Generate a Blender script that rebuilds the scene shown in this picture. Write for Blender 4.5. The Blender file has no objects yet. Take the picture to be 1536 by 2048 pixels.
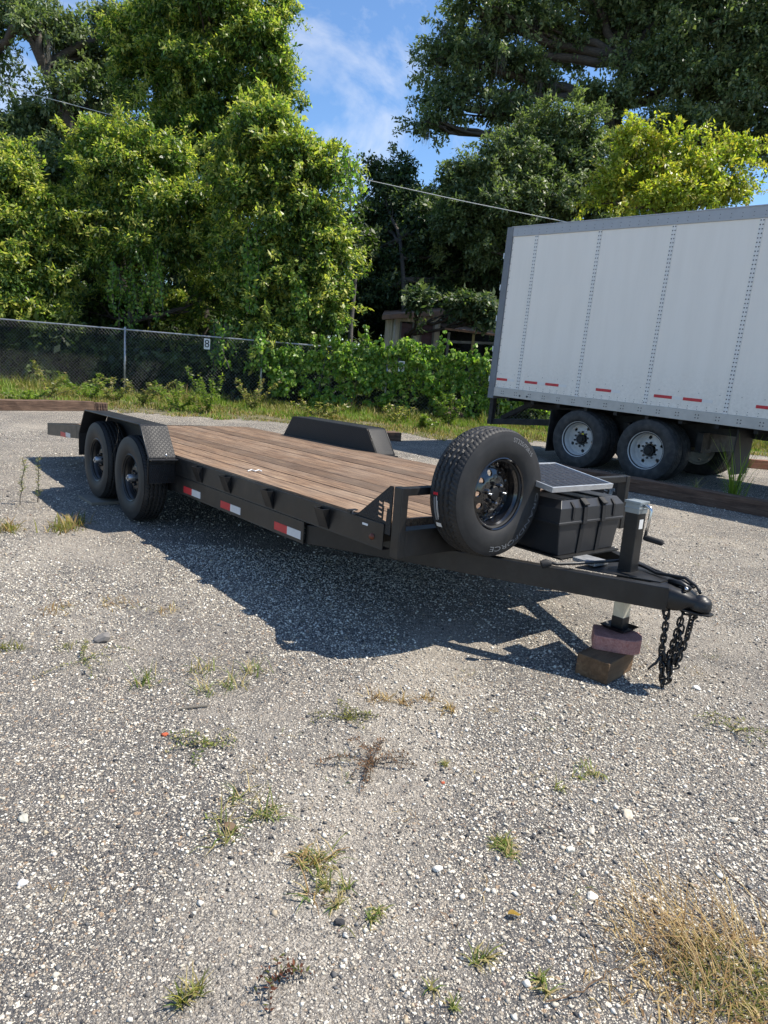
import bpy, bmesh, math, random
import numpy as np
from mathutils import Matrix, Vector
rng = np.random.default_rng(7); random.seed(7)
sc = bpy.context.scene; COL = sc.collection
R_ = math.radians
# ------------------------------------------------------------------ camera
F_PX, PITCH, ROLL, CAM_H = 1393.3, .2103, .0838, 1.4884      # focal length for a 1536 x 2048 frame
cF = np.array([0, math.cos(PITCH), -math.sin(PITCH)]); _R = np.array([1., 0, 0]); _U = np.cross(_R, cF)
cR = math.cos(ROLL)*_R + math.sin(ROLL)*_U; cU = -math.sin(ROLL)*_R + math.cos(ROLL)*_U
cO = np.array([0, 0, CAM_H])
cam = bpy.data.objects.new('camera', bpy.data.cameras.new('camera')); COL.objects.link(cam)
cam.data.lens = F_PX/2048*36; cam.data.sensor_width = 36; cam.data.clip_start = .05; cam.data.clip_end = 2000
cam.matrix_world = Matrix([[cR[0], cU[0], -cF[0], 0], [cR[1], cU[1], -cF[1], 0], [cR[2], cU[2], -cF[2], CAM_H], [0, 0, 0, 1]])
sc.camera = cam
# ------------------------------------------------------------------ sky, sun, exposure
SUN = np.array([.605, .075, 1.0]); SUN /= np.linalg.norm(SUN)
SUN_EL = math.asin(SUN[2]); SUN_AZ = math.atan2(SUN[0], SUN[1])
w = bpy.data.worlds.new('World'); sc.world = w; w.use_nodes = True
wn = w.node_tree.nodes; wl = w.node_tree.links; wn.clear()
sky = wn.new('ShaderNodeTexSky'); sky.sky_type = 'NISHITA'; sky.sun_disc = False
sky.sun_elevation = SUN_EL; sky.sun_rotation = SUN_AZ; sky.altitude = 50; sky.air_density = 1.0; sky.dust_density = .15; sky.ozone_density = 3.0
bg = wn.new('ShaderNodeBackground'); bg.inputs[1].default_value = .12
wo = wn.new('ShaderNodeOutputWorld')
tc = wn.new('ShaderNodeTexCoord'); mp = wn.new('ShaderNodeMapping'); mp.inputs['Scale'].default_value = (1, 1, 1.6); mp.inputs['Location'].default_value = (.47, .61, .23)
nz = wn.new('ShaderNodeTexNoise'); nz.inputs['Scale'].default_value = 4.5; nz.inputs['Detail'].default_value = 8; nz.inputs['Roughness'].default_value = .6; nz.inputs['Distortion'].default_value = .5
cr = wn.new('ShaderNodeValToRGB'); cr.color_ramp.elements[0].position = .52; cr.color_ramp.elements[0].color = (0, 0, 0, 1); cr.color_ramp.elements[1].position = .74; cr.color_ramp.elements[1].color = (.62, .62, .62, 1)
mx = wn.new('ShaderNodeMix'); mx.data_type = 'RGBA'; mx.inputs['B'].default_value = (6.2, 6.3, 6.5, 1)
tint = wn.new('ShaderNodeMix'); tint.data_type = 'RGBA'; tint.blend_type = 'MULTIPLY'; tint.inputs['Factor'].default_value = 1; tint.inputs['B'].default_value = (.80, .95, 1.08, 1)
wl.new(tc.outputs['Generated'], mp.inputs[0]); wl.new(mp.outputs[0], nz.inputs['Vector']); wl.new(nz.outputs[0], cr.inputs[0])
wl.new(cr.outputs[0], mx.inputs['Factor']); wl.new(sky.outputs[0], tint.inputs['A']); wl.new(tint.outputs['Result'], mx.inputs['A'])
wl.new(mx.outputs['Result'], bg.inputs[0]); wl.new(bg.outputs[0], wo.inputs[0])
sl = bpy.data.lights.new('sun', 'SUN'); sl.energy = 5.0; sl.angle = R_(.53); sl.color = (1, .935, .83)
so = bpy.data.objects.new('sun', sl); COL.objects.link(so)
so.rotation_euler = Vector(SUN).to_track_quat('Z', 'Y').to_euler()
sc.view_settings.view_transform = 'Standard'; sc.view_settings.look = 'None'; sc.view_settings.gamma = 1; sc.view_settings.use_curve_mapping = False
sc.view_settings.exposure = .58
sc.render.engine = 'CYCLES'; sc.cycles.use_denoising = True; sc.cycles.max_bounces = 6; sc.cycles.diffuse_bounces = 3; sc.cycles.glossy_bounces = 3
sc.cycles.transmission_bounces = 3; sc.cycles.transparent_max_bounces = 6; sc.cycles.caustics_reflective = False; sc.cycles.caustics_refractive = False

# ------------------------------------------------------------------ helpers
def unit(v): return v/np.maximum(np.linalg.norm(v, axis=-1, keepdims=True), 1e-9)
def ray(x, y): return cF + cR*(x-768)/F_PX - cU*(y-1024)/F_PX
def gnd(x, y, z=0.):
    d = ray(x, y); return cO + d*(z-CAM_H)/d[2]
def at(x, y, Y):                                   # the point seen at a pixel, Y metres in front of the photographer
    d = ray(x, y); return cO + d*Y/d[1]
def tag(o, label=None, cat=None, group=None, kind=None):
    if label: o['label'] = label
    if cat: o['category'] = cat
    if group: o['group'] = group
    if kind: o['kind'] = kind
    return o
def empty(name, loc=(0, 0, 0), rz=0, parent=None, mat=None):
    o = bpy.data.objects.new(name, None); COL.objects.link(o); o.empty_display_size = .1
    if mat is not None: o.matrix_world = mat
    else: o.location = loc; o.rotation_euler = (0, 0, rz)
    if parent: o.parent = parent
    return o
def link(name, me, parent=None, loc=None, rot=None):
    o = bpy.data.objects.new(name, me); COL.objects.link(o)
    if parent: o.parent = parent
    if loc is not None: o.location = loc
    if rot is not None: o.rotation_euler = rot
    return o
def fastmesh(name, V, F, mat, cols=None, smooth=False):
    V = np.asarray(V, np.float32); F = np.asarray(F, np.int32); k = F.shape[1]
    me = bpy.data.meshes.new(name); me.vertices.add(len(V)); me.vertices.foreach_set('co', V.ravel())
    me.loops.add(F.size); me.loops.foreach_set('vertex_index', F.ravel())
    me.polygons.add(len(F)); me.polygons.foreach_set('loop_start', np.arange(0, F.size, k, dtype=np.int32))
    try: me.polygons.foreach_set('loop_total', np.full(len(F), k, np.int32))
    except Exception: pass
    if cols is not None:
        a = me.color_attributes.new('Col', 'FLOAT_COLOR', 'POINT')
        c = np.ones((len(V), 4), np.float32); c[:, :3] = cols; a.data.foreach_set('color', c.ravel())
    me.update(calc_edges=True); me.validate()
    if smooth: me.polygons.foreach_set('use_smooth', np.ones(len(F), bool))
    me.materials.append(mat); return me
class MB:
    def __init__(s): s.v = []; s.f = []; s.m = []; s.cur = 0
    def add(s, V, F):
        b = len(s.v); s.v += [tuple(map(float, p)) for p in V]; s.f += [tuple(b+i for i in f) for f in F]; s.m += [s.cur]*len(F); return s
    def box(s, x0, x1, y0, y1, z0, z1):
        return s.add([(x0, y0, z0), (x1, y0, z0), (x1, y1, z0), (x0, y1, z0), (x0, y0, z1), (x1, y0, z1), (x1, y1, z1), (x0, y1, z1)],
                     [(0, 3, 2, 1), (4, 5, 6, 7), (0, 1, 5, 4), (1, 2, 6, 5), (2, 3, 7, 6), (3, 0, 4, 7)])
    def hexa(s, P): return s.add(P, [(0, 3, 2, 1), (4, 5, 6, 7), (0, 1, 5, 4), (1, 2, 6, 5), (2, 3, 7, 6), (3, 0, 4, 7)])
    def bar(s, a, b, wy, wz, up=(0, 0, 1)):           # rectangular bar from a to b
        a = Vector(a); b = Vector(b); d = (b-a).normalized(); sd = d.cross(Vector(up)).normalized(); u = sd.cross(d)
        P = [p + sd*i*wy/2 + u*j*wz/2 for p in (a, b) for i, j in ((-1, -1), (1, -1), (1, 1), (-1, 1))]
        return s.add(P, [(0, 1, 2, 3), (7, 6, 5, 4), (0, 4, 5, 1), (1, 5, 6, 2), (2, 6, 7, 3), (3, 7, 4, 0)])
    def prism(s, pts, axis, a, b):                     # polygon pts (2D) pushed along an axis from a to b
        n = len(pts)
        def mk(p, t): return {'y': (p[0], t, p[1]), 'x': (t, p[0], p[1]), 'z': (p[0], p[1], t)}[axis]
        V = [mk(p, a) for p in pts] + [mk(p, b) for p in pts]
        return s.add(V, [tuple(range(n))[::-1], tuple(range(n, 2*n))] + [(i, (i+1) % n, n+(i+1) % n, n+i) for i in range(n)])
    def tube(s, path, rad, n=8, caps=True, closed=False):
        P = [Vector(p) for p in path]; rr = rad if hasattr(rad, '__len__') else [rad]*len(P); V = []; F = []
        up = Vector((0, 0, 1)); prev = None; m = len(P)
        for i, p in enumerate(P):
            d = ((P[(i+1) % m]-P[i-1]) if closed else (P[min(i+1, m-1)]-P[max(i-1, 0)])).normalized()
            if prev is None:
                sd = d.cross(up); sd = sd if sd.length > .05 else d.cross(Vector((1, 0, 0)))
            else: sd = prev - d*prev.dot(d)
            sd.normalize(); prev = sd; u = d.cross(sd)
            V += [p + (sd*math.cos(2*math.pi*k/n)+u*math.sin(2*math.pi*k/n))*rr[i] for k in range(n)]
        for i in range(m if closed else m-1):
            j = (i+1) % m
            F += [(i*n+k, i*n+(k+1) % n, j*n+(k+1) % n, j*n+k) for k in range(n)]
        if caps and not closed: F += [tuple(range(n))[::-1], tuple(range((m-1)*n, m*n))]
        return s.add(V, F)
    def lathe(s, prof, n=48, c=(0, 0, 0), axis='y', close=False):   # prof = (radius, along axis)
        V = []; F = []; m = len(prof)
        for k in range(n):
            a = 2*math.pi*k/n
            for r, t in prof:
                x, z = r*math.cos(a), r*math.sin(a)
                V.append({'y': (c[0]+x, c[1]+t, c[2]+z), 'z': (c[0]+x, c[1]+z, c[2]+t), 'x': (c[0]+t, c[1]+x, c[2]+z)}[axis])
        for k in range(n):
            q = (k+1) % n
            F += [(k*m+i, k*m+i+1, q*m+i+1, q*m+i) for i in range(m-1)]
            if close: F.append((k*m+m-1, k*m, q*m, q*m+m-1))
        return s.add(V, F)
    def mesh(s, name, mat, smooth=False, bevel=0, seg=2):
        me = bpy.data.meshes.new(name); me.from_pydata(s.v, [], s.f)
        bm = bmesh.new(); bm.from_mesh(me)
        for f, mi in zip(bm.faces, s.m): f.material_index = mi
        bmesh.ops.remove_doubles(bm, verts=bm.verts, dist=1e-5)
        bmesh.ops.recalc_face_normals(bm, faces=bm.faces)
        if bevel:
            es = [e for e in bm.edges if len(e.link_faces) == 2 and e.calc_face_angle() > .6]
            bmesh.ops.bevel(bm, geom=es, offset=bevel, segments=seg, profile=.6, affect='EDGES', clamp_overlap=True)
        bm.to_mesh(me); bm.free()
        for mt in (mat if isinstance(mat, (list, tuple)) else [mat]): me.materials.append(mt)
        if smooth is not False:
            me.polygons.foreach_set('use_smooth', np.ones(len(me.polygons), bool))
            if smooth is not True: me.set_sharp_from_angle(angle=R_(smooth))
        return me
    def build(s, name, mat, parent=None, smooth=False, bevel=0, loc=None, rot=None, seg=2):
        return link(name, s.mesh(name, mat, smooth, bevel, seg), parent, loc, rot)
def text_verts(txt, size):
    cu = bpy.data.curves.new('t', 'FONT'); cu.body = txt; cu.size = size; cu.align_x = 'CENTER'; cu.align_y = 'CENTER'; cu.resolution_u = 3
    o = bpy.data.objects.new('t', cu); COL.objects.link(o); dg = bpy.context.evaluated_depsgraph_get(); dg.update()
    me = bpy.data.meshes.new_from_object(o.evaluated_get(dg)); V = [tuple(v.co) for v in me.vertices]; F = [tuple(p.vertices) for p in me.polygons]
    bpy.data.objects.remove(o); bpy.data.meshes.remove(me); bpy.data.curves.remove(cu); return V, F
def plate_with_holes(outer, holes, thick):            # flat polygon with openings, given thickness
    cu = bpy.data.curves.new('p', 'CURVE'); cu.dimensions = '2D'; cu.fill_mode = 'BOTH'; cu.extrude = thick/2
    for ring in [outer]+holes:
        sp = cu.splines.new('POLY'); sp.points.add(len(ring)-1); sp.use_cyclic_u = True
        for p, q in zip(sp.points, ring): p.co = (q[0], q[1], 0, 1)
    o = bpy.data.objects.new('p', cu); COL.objects.link(o); dg = bpy.context.evaluated_depsgraph_get(); dg.update()
    me = bpy.data.meshes.new_from_object(o.evaluated_get(dg)); V = [tuple(v.co) for v in me.vertices]; F = [tuple(p.vertices) for p in me.polygons]
    bpy.data.objects.remove(o); bpy.data.meshes.remove(me); bpy.data.curves.remove(cu); return V, F

# ------------------------------------------------------------------ materials
class N:                                              # small node-graph helper
    def __init__(s, name):
        s.m = bpy.data.materials.new(name); s.m.use_nodes = True; s.t = s.m.node_tree; s.t.nodes.clear()
        s.out = s.t.nodes.new('ShaderNodeOutputMaterial'); s.p = s.t.nodes.new('ShaderNodeBsdfPrincipled'); s.t.links.new(s.p.outputs[0], s.out.inputs[0])
    def n(s, typ, ins=None, **kw):
        x = s.t.nodes.new('ShaderNode'+typ)
        for k, v in kw.items(): setattr(x, k, v)
        for k, v in (ins or {}).items(): s.put(x.inputs[k], v)
        return x
    def put(s, sock, v):
        if isinstance(v, bpy.types.NodeSocket): s.t.links.new(v, sock)
        elif isinstance(v, bpy.types.Node): s.t.links.new(v.outputs[0], sock)
        else:
            if hasattr(sock.default_value, '__len__') and len(sock.default_value) == 4 and len(v) == 3: v = (*v, 1)
            sock.default_value = v
    def set(s, **kw):
        for k, v in kw.items(): s.put(s.p.inputs[k.replace('_', ' ')], v)
        return s
    def co(s, scale=(1, 1, 1), kind='Object'): return s.n('Mapping', {0: s.n('TexCoord').outputs[kind], 'Scale': scale})
    def noise(s, vec, scale, detail=4, rough=.55, dist=0): return s.n('TexNoise', {'Vector': vec, 'Scale': scale, 'Detail': detail, 'Roughness': rough, 'Distortion': dist})
    def ramp(s, fac, stops, interp='LINEAR'):
        x = s.n('ValToRGB', {0: fac}); r = x.color_ramp; r.interpolation = interp
        while len(r.elements) < len(stops): r.elements.new(.5)
        for e, (p, c) in zip(r.elements, stops): e.position = p; e.color = (*c, 1) if len(c) == 3 else c
        return x
    def mix(s, fac, a, b, mode='MIX'):
        x = s.n('Mix', data_type='RGBA', blend_type=mode); s.put(x.inputs['Factor'], fac); s.put(x.inputs['A'], a); s.put(x.inputs['B'], b); return x.outputs['Result']
    def math(s, op, a, b=0.): return s.n('Math', {0: a, 1: b}, operation=op)
    def bump(s, h, strength=.3, dist=.01, nrm=None):
        x = s.n('Bump', {'Height': h, 'Strength': strength, 'Distance': dist})
        if nrm is not None: s.put(x.inputs['Normal'], nrm)
        return x
def g(v): return (v, v, v)
M = {}
def paint(key, col, rough=.5, var=.25, dust=.15, metal=0., spec=.5, scale=14):
    a = N(key); c = a.co(); n1 = a.noise(c, scale, 6, .65); n2 = a.noise(c, scale*9, 3)
    lo = tuple(x*(1-var) for x in col); hi = tuple(min(1, x*(1+var)) for x in col)
    base = a.ramp(n1.outputs[0], [(.3, lo), (.7, hi)])
    dm = a.math('MULTIPLY', a.ramp(a.noise(c, scale*.35, 7, .7).outputs[0], [(.45, g(0)), (.75, g(1))]), dust)
    a.set(Base_Color=a.mix(dm.outputs[0], base.outputs[0], (.26, .24, .21)), Roughness=a.ramp(n1.outputs[0], [(.3, g(rough*.85)), (.7, g(min(1, rough*1.2)))]).outputs[0], Metallic=metal, Specular_IOR_Level=spec,
          Normal=a.bump(n2.outputs[0], .06, .002))
    M[key] = a.m
paint('black_steel', (.0095, .0095, .010), .40, .35, .07)
paint('black_satin', (.008, .008, .009), .42, .3, .04)
paint('dark_under', (.014, .013, .012), .7, .3, .12)
paint('hub_steel', (.42, .43, .44), .35, .2, .1, .8)
paint('galv', (.42, .43, .44), .45, .15, .08, .7)
paint('zinc_tube', (.62, .60, .50), .4, .15, .1, .5)
paint('alloy', (.62, .64, .66), .38, .08, .05, .75)
paint('chrome', (.6, .6, .6), .22, .1, .05, 1)
paint('white_paint', (.80, .77, .72), .45, .04, .1, scale=2.5)
paint('semi_panel', (.84, .79, .70), .42, .035, .08, scale=.9)
a = N('semi_panel'); c = a.co(); cs = a.co((3, 1, .3)); n1 = a.noise(cs, 1.6, 6, .65); n2 = a.noise(c, .7, 3); n3 = a.noise(c, 22, 5, .7)
b_ = a.ramp(n1.outputs[0], [(.3, (.85, .785, .69)), (.55, (.89, .825, .73)), (.8, (.91, .85, .76))]); zz = a.n('SeparateXYZ', {0: c})
low = a.n('MapRange', {0: zz.outputs[2], 1: 1.9, 2: 1.2}); gm = a.math('MULTIPLY', a.math('MULTIPLY', low, a.ramp(n3.outputs[0], [(.4, g(0)), (.7, g(1))])), .30)
a.set(Base_Color=a.mix(gm.outputs[0], b_.outputs[0], (.42, .37, .30)), Roughness=.42, Normal=a.bump(n2.outputs[0], .25, .05)); M['semi_panel'] = a.m
paint('semi_rail', (.52, .49, .44), .5, .12, .25, .1, scale=5)
paint('semi_top', (.40, .41, .42), .5, .08, .1, .1, scale=5)
paint('semi_post', (.17, .185, .2), .55, .15, .2, scale=6)
paint('semi_wheel', (.62, .61, .58), .5, .12, .4, scale=9)
paint('rivet_dark', (.05, .05, .05), .5, .2, .1)
paint('plastic', (.022, .023, .026), .38, .12, .06, scale=5)
paint('strap', (.011, .011, .012), .75, .2, .03)
paint('red_tape', (.55, .018, .03), .35, .12, .05, scale=40)
paint('white_tape', (.66, .66, .65), .35, .06, .1, scale=40)
paint('amber', (.16, .035, .012), .3, .2, .1)
paint('jack_head', (.33, .37, .38), .4, .12, .08, .6)
paint('label_white', (.75, .75, .73), .5, .05, .05)
paint('letter', (.17, .175, .18), .7, .1, 0)
paint('black_print', (.02, .02, .02), .6, .1, 0)
paint('cable', (.010, .010, .011), .45, .2, .05)
paint('mesh_wire', (.24, .25, .26), .55, .1, .05, .4)
paint('wire', (.6, .6, .58), .5, .1, .1)
paint('rust_roof', (.30, .17, .11), .8, .35, .2, scale=3)
paint('tan_metal', (.52, .44, .32), .6, .12, .2, scale=1.5)
paint('maroon', (.11, .045, .045), .6, .2, .15, scale=2)
paint('grey_wood', (.17, .15, .12), .85, .3, .2, scale=3)
paint('yellow_post', (.32, .24, .08), .7, .2, .2)
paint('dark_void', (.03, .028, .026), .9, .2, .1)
def rubber(key, col, dust):
    a = N(key); c = a.co(); n1 = a.noise(c, 9, 5, .6); n2 = a.noise(c, 160, 3)
    a.set(Base_Color=a.mix(a.math('MULTIPLY', a.ramp(n1.outputs[0], [(.4, g(0)), (.7, g(1))]), dust).outputs[0], col, (.2, .19, .17)), Roughness=.62, Specular_IOR_Level=.45, Normal=a.bump(n2.outputs[0], .12, .002)); M[key] = a.m
rubber('rubber', (.012, .012, .0125), .07); rubber('rubber_old', (.019, .019, .02), .22)
a = N('rim_gloss'); a.set(Base_Color=(.007, .007, .008), Roughness=.14, Specular_IOR_Level=.6, Coat_Weight=.6, Coat_Roughness=.05); M['rim_gloss'] = a.m
a = N('rim_black'); c = a.co(); a.set(Base_Color=a.ramp(a.noise(c, 12, 5).outputs[0], [(.35, (.009, .009, .010)), (.75, (.03, .029, .027))]).outputs[0], Roughness=.33); M['rim_black'] = a.m
# chequer plate: raised lugs as relief
a = N('tread_plate'); c = a.co((1, 1, 1)); sx_ = a.n('SeparateXYZ', {0: c}); cpl = a.n('CombineXYZ', {0: a.math('SUBTRACT', a.math('MULTIPLY', sx_.outputs[0], .6), a.math('MULTIPLY', sx_.outputs[2], .8)), 1: a.math('ADD', sx_.outputs[1], a.math('ADD', a.math('MULTIPLY', sx_.outputs[0], .8), a.math('MULTIPLY', sx_.outputs[2], .6)))})
def lug(ang, ph):
    r = a.n('Mapping', {0: cpl, 'Rotation': (0, 0, R_(ang)), 'Scale': (40, 40, 40), 'Location': ph})
    sx = a.n('SeparateXYZ', {0: r}); fx = a.math('ABSOLUTE', a.math('SUBTRACT', a.math('FRACT', sx.outputs[0]), .5)); fy = a.math('ABSOLUTE', a.math('SUBTRACT', a.math('FRACT', sx.outputs[1]), .5))
    e = a.math('ADD', a.math('POWER', a.math('MULTIPLY', fx, 2.3), 2.), a.math('POWER', a.math('MULTIPLY', fy, 6.), 2.))
    return a.math('SUBTRACT', 1., a.math('MINIMUM', e, 1.))
hgt = a.math('MAXIMUM', lug(45, (0, 0, 0)), lug(135, (.5, .5, 0)))
n1 = a.noise(c, 7, 6, .65)
a.set(Base_Color=a.ramp(n1.outputs[0], [(.3, (.010, .010, .011)), (.75, (.026, .026, .027))]).outputs[0], Roughness=a.ramp(n1.outputs[0], [(.3, g(.46)), (.7, g(.62))]).outputs[0], Specular_IOR_Level=.32, Normal=a.bump(hgt.outputs[0], .6, .003)); M['tread_plate'] = a.m
# deck boards
a = N('deck_wood'); oi = a.n('ObjectInfo'); c0 = a.n('VectorMath', {0: a.n('TexCoord').outputs['Object'], 1: a.n('CombineXYZ', {0: a.math('MULTIPLY', oi.outputs['Random'], 37.)}).outputs[0]}, operation='ADD')
c = a.n('Mapping', {0: c0, 'Scale': (1.1, 16, 16)}); n1 = a.noise(c, 2.2, 8, .68, .6); c2 = a.n('Mapping', {0: c0, 'Scale': (3.5, 120, 60)}); n2 = a.noise(c2, 1.5, 5, .6)
n3 = a.noise(c0, 1.7, 5, .6)
base = a.ramp(n1.outputs[0], [(.27, (.05, .027, .015)), (.42, (.15, .088, .05)), (.56, (.25, .158, .094)), (.72, (.45, .31, .185))])
wth = a.mix(a.ramp(n3.outputs[0], [(.42, g(0)), (.72, g(.55))]).outputs[0], base.outputs[0], (.30, .235, .175))
tone = a.ramp(oi.outputs['Random'], [(0, (.62, .60, .58)), (.5, (.95, .93, .92)), (1, (1.2, 1.2, 1.2))])
col = a.mix(1., wth, tone.outputs[0], 'MULTIPLY'); col = a.mix(.75, col, a.ramp(n2.outputs[0], [(.36, g(.28)), (.58, g(1.1))]).outputs[0], 'MULTIPLY')
a.set(Base_Color=col, Roughness=.72, Normal=a.bump(n2.outputs[0], .35, .004)); M['deck_wood'] = a.m
def timber(key, c1, c2_, c3):
    a = N(key); c0 = a.n('TexCoord').outputs['Object']; c = a.n('Mapping', {0: c0, 'Scale': (1.2, 14, 14)}); n1 = a.noise(c, 2, 8, .7, .5); n2 = a.noise(c0, 5, 5, .6)
    b = a.ramp(n1.outputs[0], [(.3, c1), (.5, c2_), (.72, c3)]); a.set(Base_Color=a.mix(.5, b.outputs[0], a.ramp(n2.outputs[0], [(.3, g(.45)), (.7, g(1.2))]).outputs[0], 'MULTIPLY'), Roughness=.85, Normal=a.bump(n1.outputs[0], .7, .02)); M[key] = a.m
timber('tie_wood', (.05, .028, .018), (.12, .07, .045), (.21, .135, .09)); timber('block_wood', (.09, .052, .025), (.16, .095, .048), (.24, .155, .085)); timber('red_timber', (.13, .055, .03), (.25, .11, .065), (.33, .17, .1))
timber('bark', (.035, .028, .022), (.075, .06, .047), (.14, .12, .1)); timber('bark_vine', (.045, .04, .035), (.10, .09, .075), (.19, .17, .145))
a = N('paver'); c = a.co(); n1 = a.noise(c, 30, 7, .7); vz = a.n('TexVoronoi', {'Vector': c, 'Scale': 160})
a.set(Base_Color=a.mix(.35, a.ramp(n1.outputs[0], [(.3, (.30, .12, .10)), (.7, (.54, .26, .22))]).outputs[0], a.ramp(vz.outputs['Color'], [(.2, (.26, .10, .085)), (.9, (.52, .33, .29))]).outputs[0]), Roughness=.9, Normal=a.bump(n1.outputs[0], .6, .01)); M['paver'] = a.m
# solar cells
a = N('solar_cell'); c = a.co(); a.set(Base_Color=a.ramp(a.noise(c, 25, 3).outputs[0], [(.3, (.010, .012, .022)), (.7, (.02, .022, .035))]).outputs[0], Roughness=.3, Specular_IOR_Level=.5); M['solar_cell'] = a.m
# lot surface: crushed stone pressed into old asphalt, dusty patches
a = N('gravel_lot'); c = a.co()
wob = a.noise(c, 35, 2); cw = a.n('VectorMath', {0: c, 1: a.n('VectorMath', {0: wob.outputs['Color'], 1: (.012, .012, .0)}, operation='MULTIPLY').outputs[0]}, operation='ADD')
def chips(scale, seed):
    m_ = a.n('Mapping', {0: cw, 'Location': (seed, seed*1.7, 0)}); v = a.n('TexVoronoi', {'Vector': m_, 'Scale': scale, 'Randomness': 1.}); s_ = a.n('SeparateColor', {0: v.outputs['Color']})
    colr = a.ramp(s_.outputs[0], [(0, (.05, .05, .052)), (.17, (.11, .108, .106)), (.34, (.235, .225, .205)), (.54, (.38, .355, .31)), (.72, (.56, .525, .455)), (.88, (.74, .71, .63))], 'CONSTANT')
    return colr, v, s_
cA, vA, sA = chips(62, 0.); cB, vB, sB = chips(135, 3.3); cC, vC, sC = chips(300, 7.1)
base_ = a.mix(.55, a.ramp(sC.outputs[0], [(0, (.045, .045, .047)), (.3, (.085, .084, .084)), (.6, (.14, .137, .132)), (.85, (.26, .248, .225))], 'CONSTANT').outputs[0], a.ramp(a.noise(c, 3.1, 6, .7).outputs[0], [(.3, (.075, .075, .08)), (.7, (.18, .168, .152))]).outputs[0])
pale = [(0, (.34, .30, .245)), (.25, (.50, .45, .365)), (.5, (.66, .60, .49)), (.75, (.80, .74, .625)), (.92, (.38, .28, .19))]
dn = a.noise(c, 2.3, 5, .65)                          # how thickly the pale chips lie
thB = a.ramp(dn.outputs[0], [(.3, g(.80)), (.7, g(.42))]); thA = a.ramp(dn.outputs[0], [(.3, g(.92)), (.7, g(.72))])
mB = a.math('MULTIPLY', a.math('GREATER_THAN', sB.outputs[1], thB), a.math('LESS_THAN', vB.outputs['Distance'], .46))
mA = a.math('MULTIPLY', a.math('GREATER_THAN', sA.outputs[1], thA), a.math('LESS_THAN', vA.outputs['Distance'], .44))
mC = a.math('MULTIPLY', a.math('GREATER_THAN', sC.outputs[1], .66), a.math('LESS_THAN', vC.outputs['Distance'], .5))
withbig = a.mix(mC.outputs[0], base_, a.ramp(sC.outputs[2], pale, 'CONSTANT').outputs[0]); withbig = a.mix(mB.outputs[0], withbig, a.ramp(sB.outputs[2], pale, 'CONSTANT').outputs[0]); withbig = a.mix(mA.outputs[0], withbig, a.ramp(sA.outputs[2], pale, 'CONSTANT').outputs[0])
pn = a.noise(c, .75, 7, .62, .4); pm = a.ramp(pn.outputs[0], [(.50, g(0)), (.64, g(1))])
dustc = a.mix(.55, a.ramp(a.noise(c, 130, 3, .7).outputs[0], [(.3, (.30, .255, .20)), (.7, (.52, .455, .365))]).outputs[0], cC.outputs[0])
g1, g2 = gnd(830, 1370), gnd(470, 2040); dx_, dy_ = unit((g2-g1)[:2]); sp_c = a.n('SeparateXYZ', {0: c})
across = a.math('ADD', a.math('MULTIPLY', a.math('SUBTRACT', sp_c.outputs[0], float(g1[0])), float(-dy_)), a.math('MULTIPLY', a.math('SUBTRACT', sp_c.outputs[1], float(g1[1])), float(dx_)))
across = a.math('ADD', across, a.math('MULTIPLY', a.math('SUBTRACT', a.noise(c, 1.6, 4, .6).outputs[0], .5), .9))
sw = a.ramp(a.math('ABSOLUTE', across).outputs[0], [(.10, g(1)), (.38, g(0))]); pm = a.math('MAXIMUM', pm, sw)
dm = a.math('MULTIPLY', pm, a.ramp(a.noise(c, 16, 4, .7).outputs[0], [(.30, g(.05)), (.56, g(.92))]))
colr = a.mix(dm.outputs[0], withbig, dustc)
tonev = a.ramp(a.noise(c, .45, 5, .65).outputs[0], [(.3, (.74, .74, .755)), (.7, (1.14, 1.11, 1.07))])
colr = a.mix(1., colr, tonev.outputs[0], 'MULTIPLY')
hg = a.math('ADD', a.math('MULTIPLY', a.math('SUBTRACT', .5, vA.outputs['Distance']), .6), a.math('ADD', a.math('MULTIPLY', a.math('SUBTRACT', .5, vB.outputs['Distance']), .5), a.math('MULTIPLY', a.math('SUBTRACT', .5, vC.outputs['Distance']), .25)))
a.set(Base_Color=colr, Roughness=.92, Specular_IOR_Level=.25, Normal=a.bump(hg.outputs[0], .9, .014)); M['gravel_lot'] = a.m
a = N('stone_chips'); at_ = a.n('Attribute', attribute_name='Col'); c = a.co(); n1 = a.noise(c, 220, 4)
a.set(Base_Color=a.mix(.5, at_.outputs['Color'], a.ramp(n1.outputs[0], [(.3, g(.6)), (.7, g(1.15))]).outputs[0], 'MULTIPLY'), Roughness=.9, Specular_IOR_Level=.25); M['stone_chips'] = a.m
a = N('verge_soil'); c = a.co(); n1 = a.noise(c, 2.5, 6, .7); n2 = a.noise(c, 40, 4, .7)
a.set(Base_Color=a.mix(.5, a.ramp(n1.outputs[0], [(.3, (.10, .085, .05)), (.55, (.16, .14, .075)), (.75, (.25, .21, .13))]).outputs[0], a.ramp(n2.outputs[0], [(.3, g(.35)), (.7, g(1.2))]).outputs[0], 'MULTIPLY'), Roughness=.95, Normal=a.bump(n2.outputs[0], .6, .03)); M['verge_soil'] = a.m
a = N('forest_floor'); c = a.co(); n2 = a.noise(c, 18, 6, .7)
a.set(Base_Color=a.ramp(n2.outputs[0], [(.3, (.03, .022, .014)), (.7, (.12, .085, .05))]).outputs[0], Roughness=.95, Normal=a.bump(n2.outputs[0], .6, .05)); M['forest_floor'] = a.m
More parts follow.
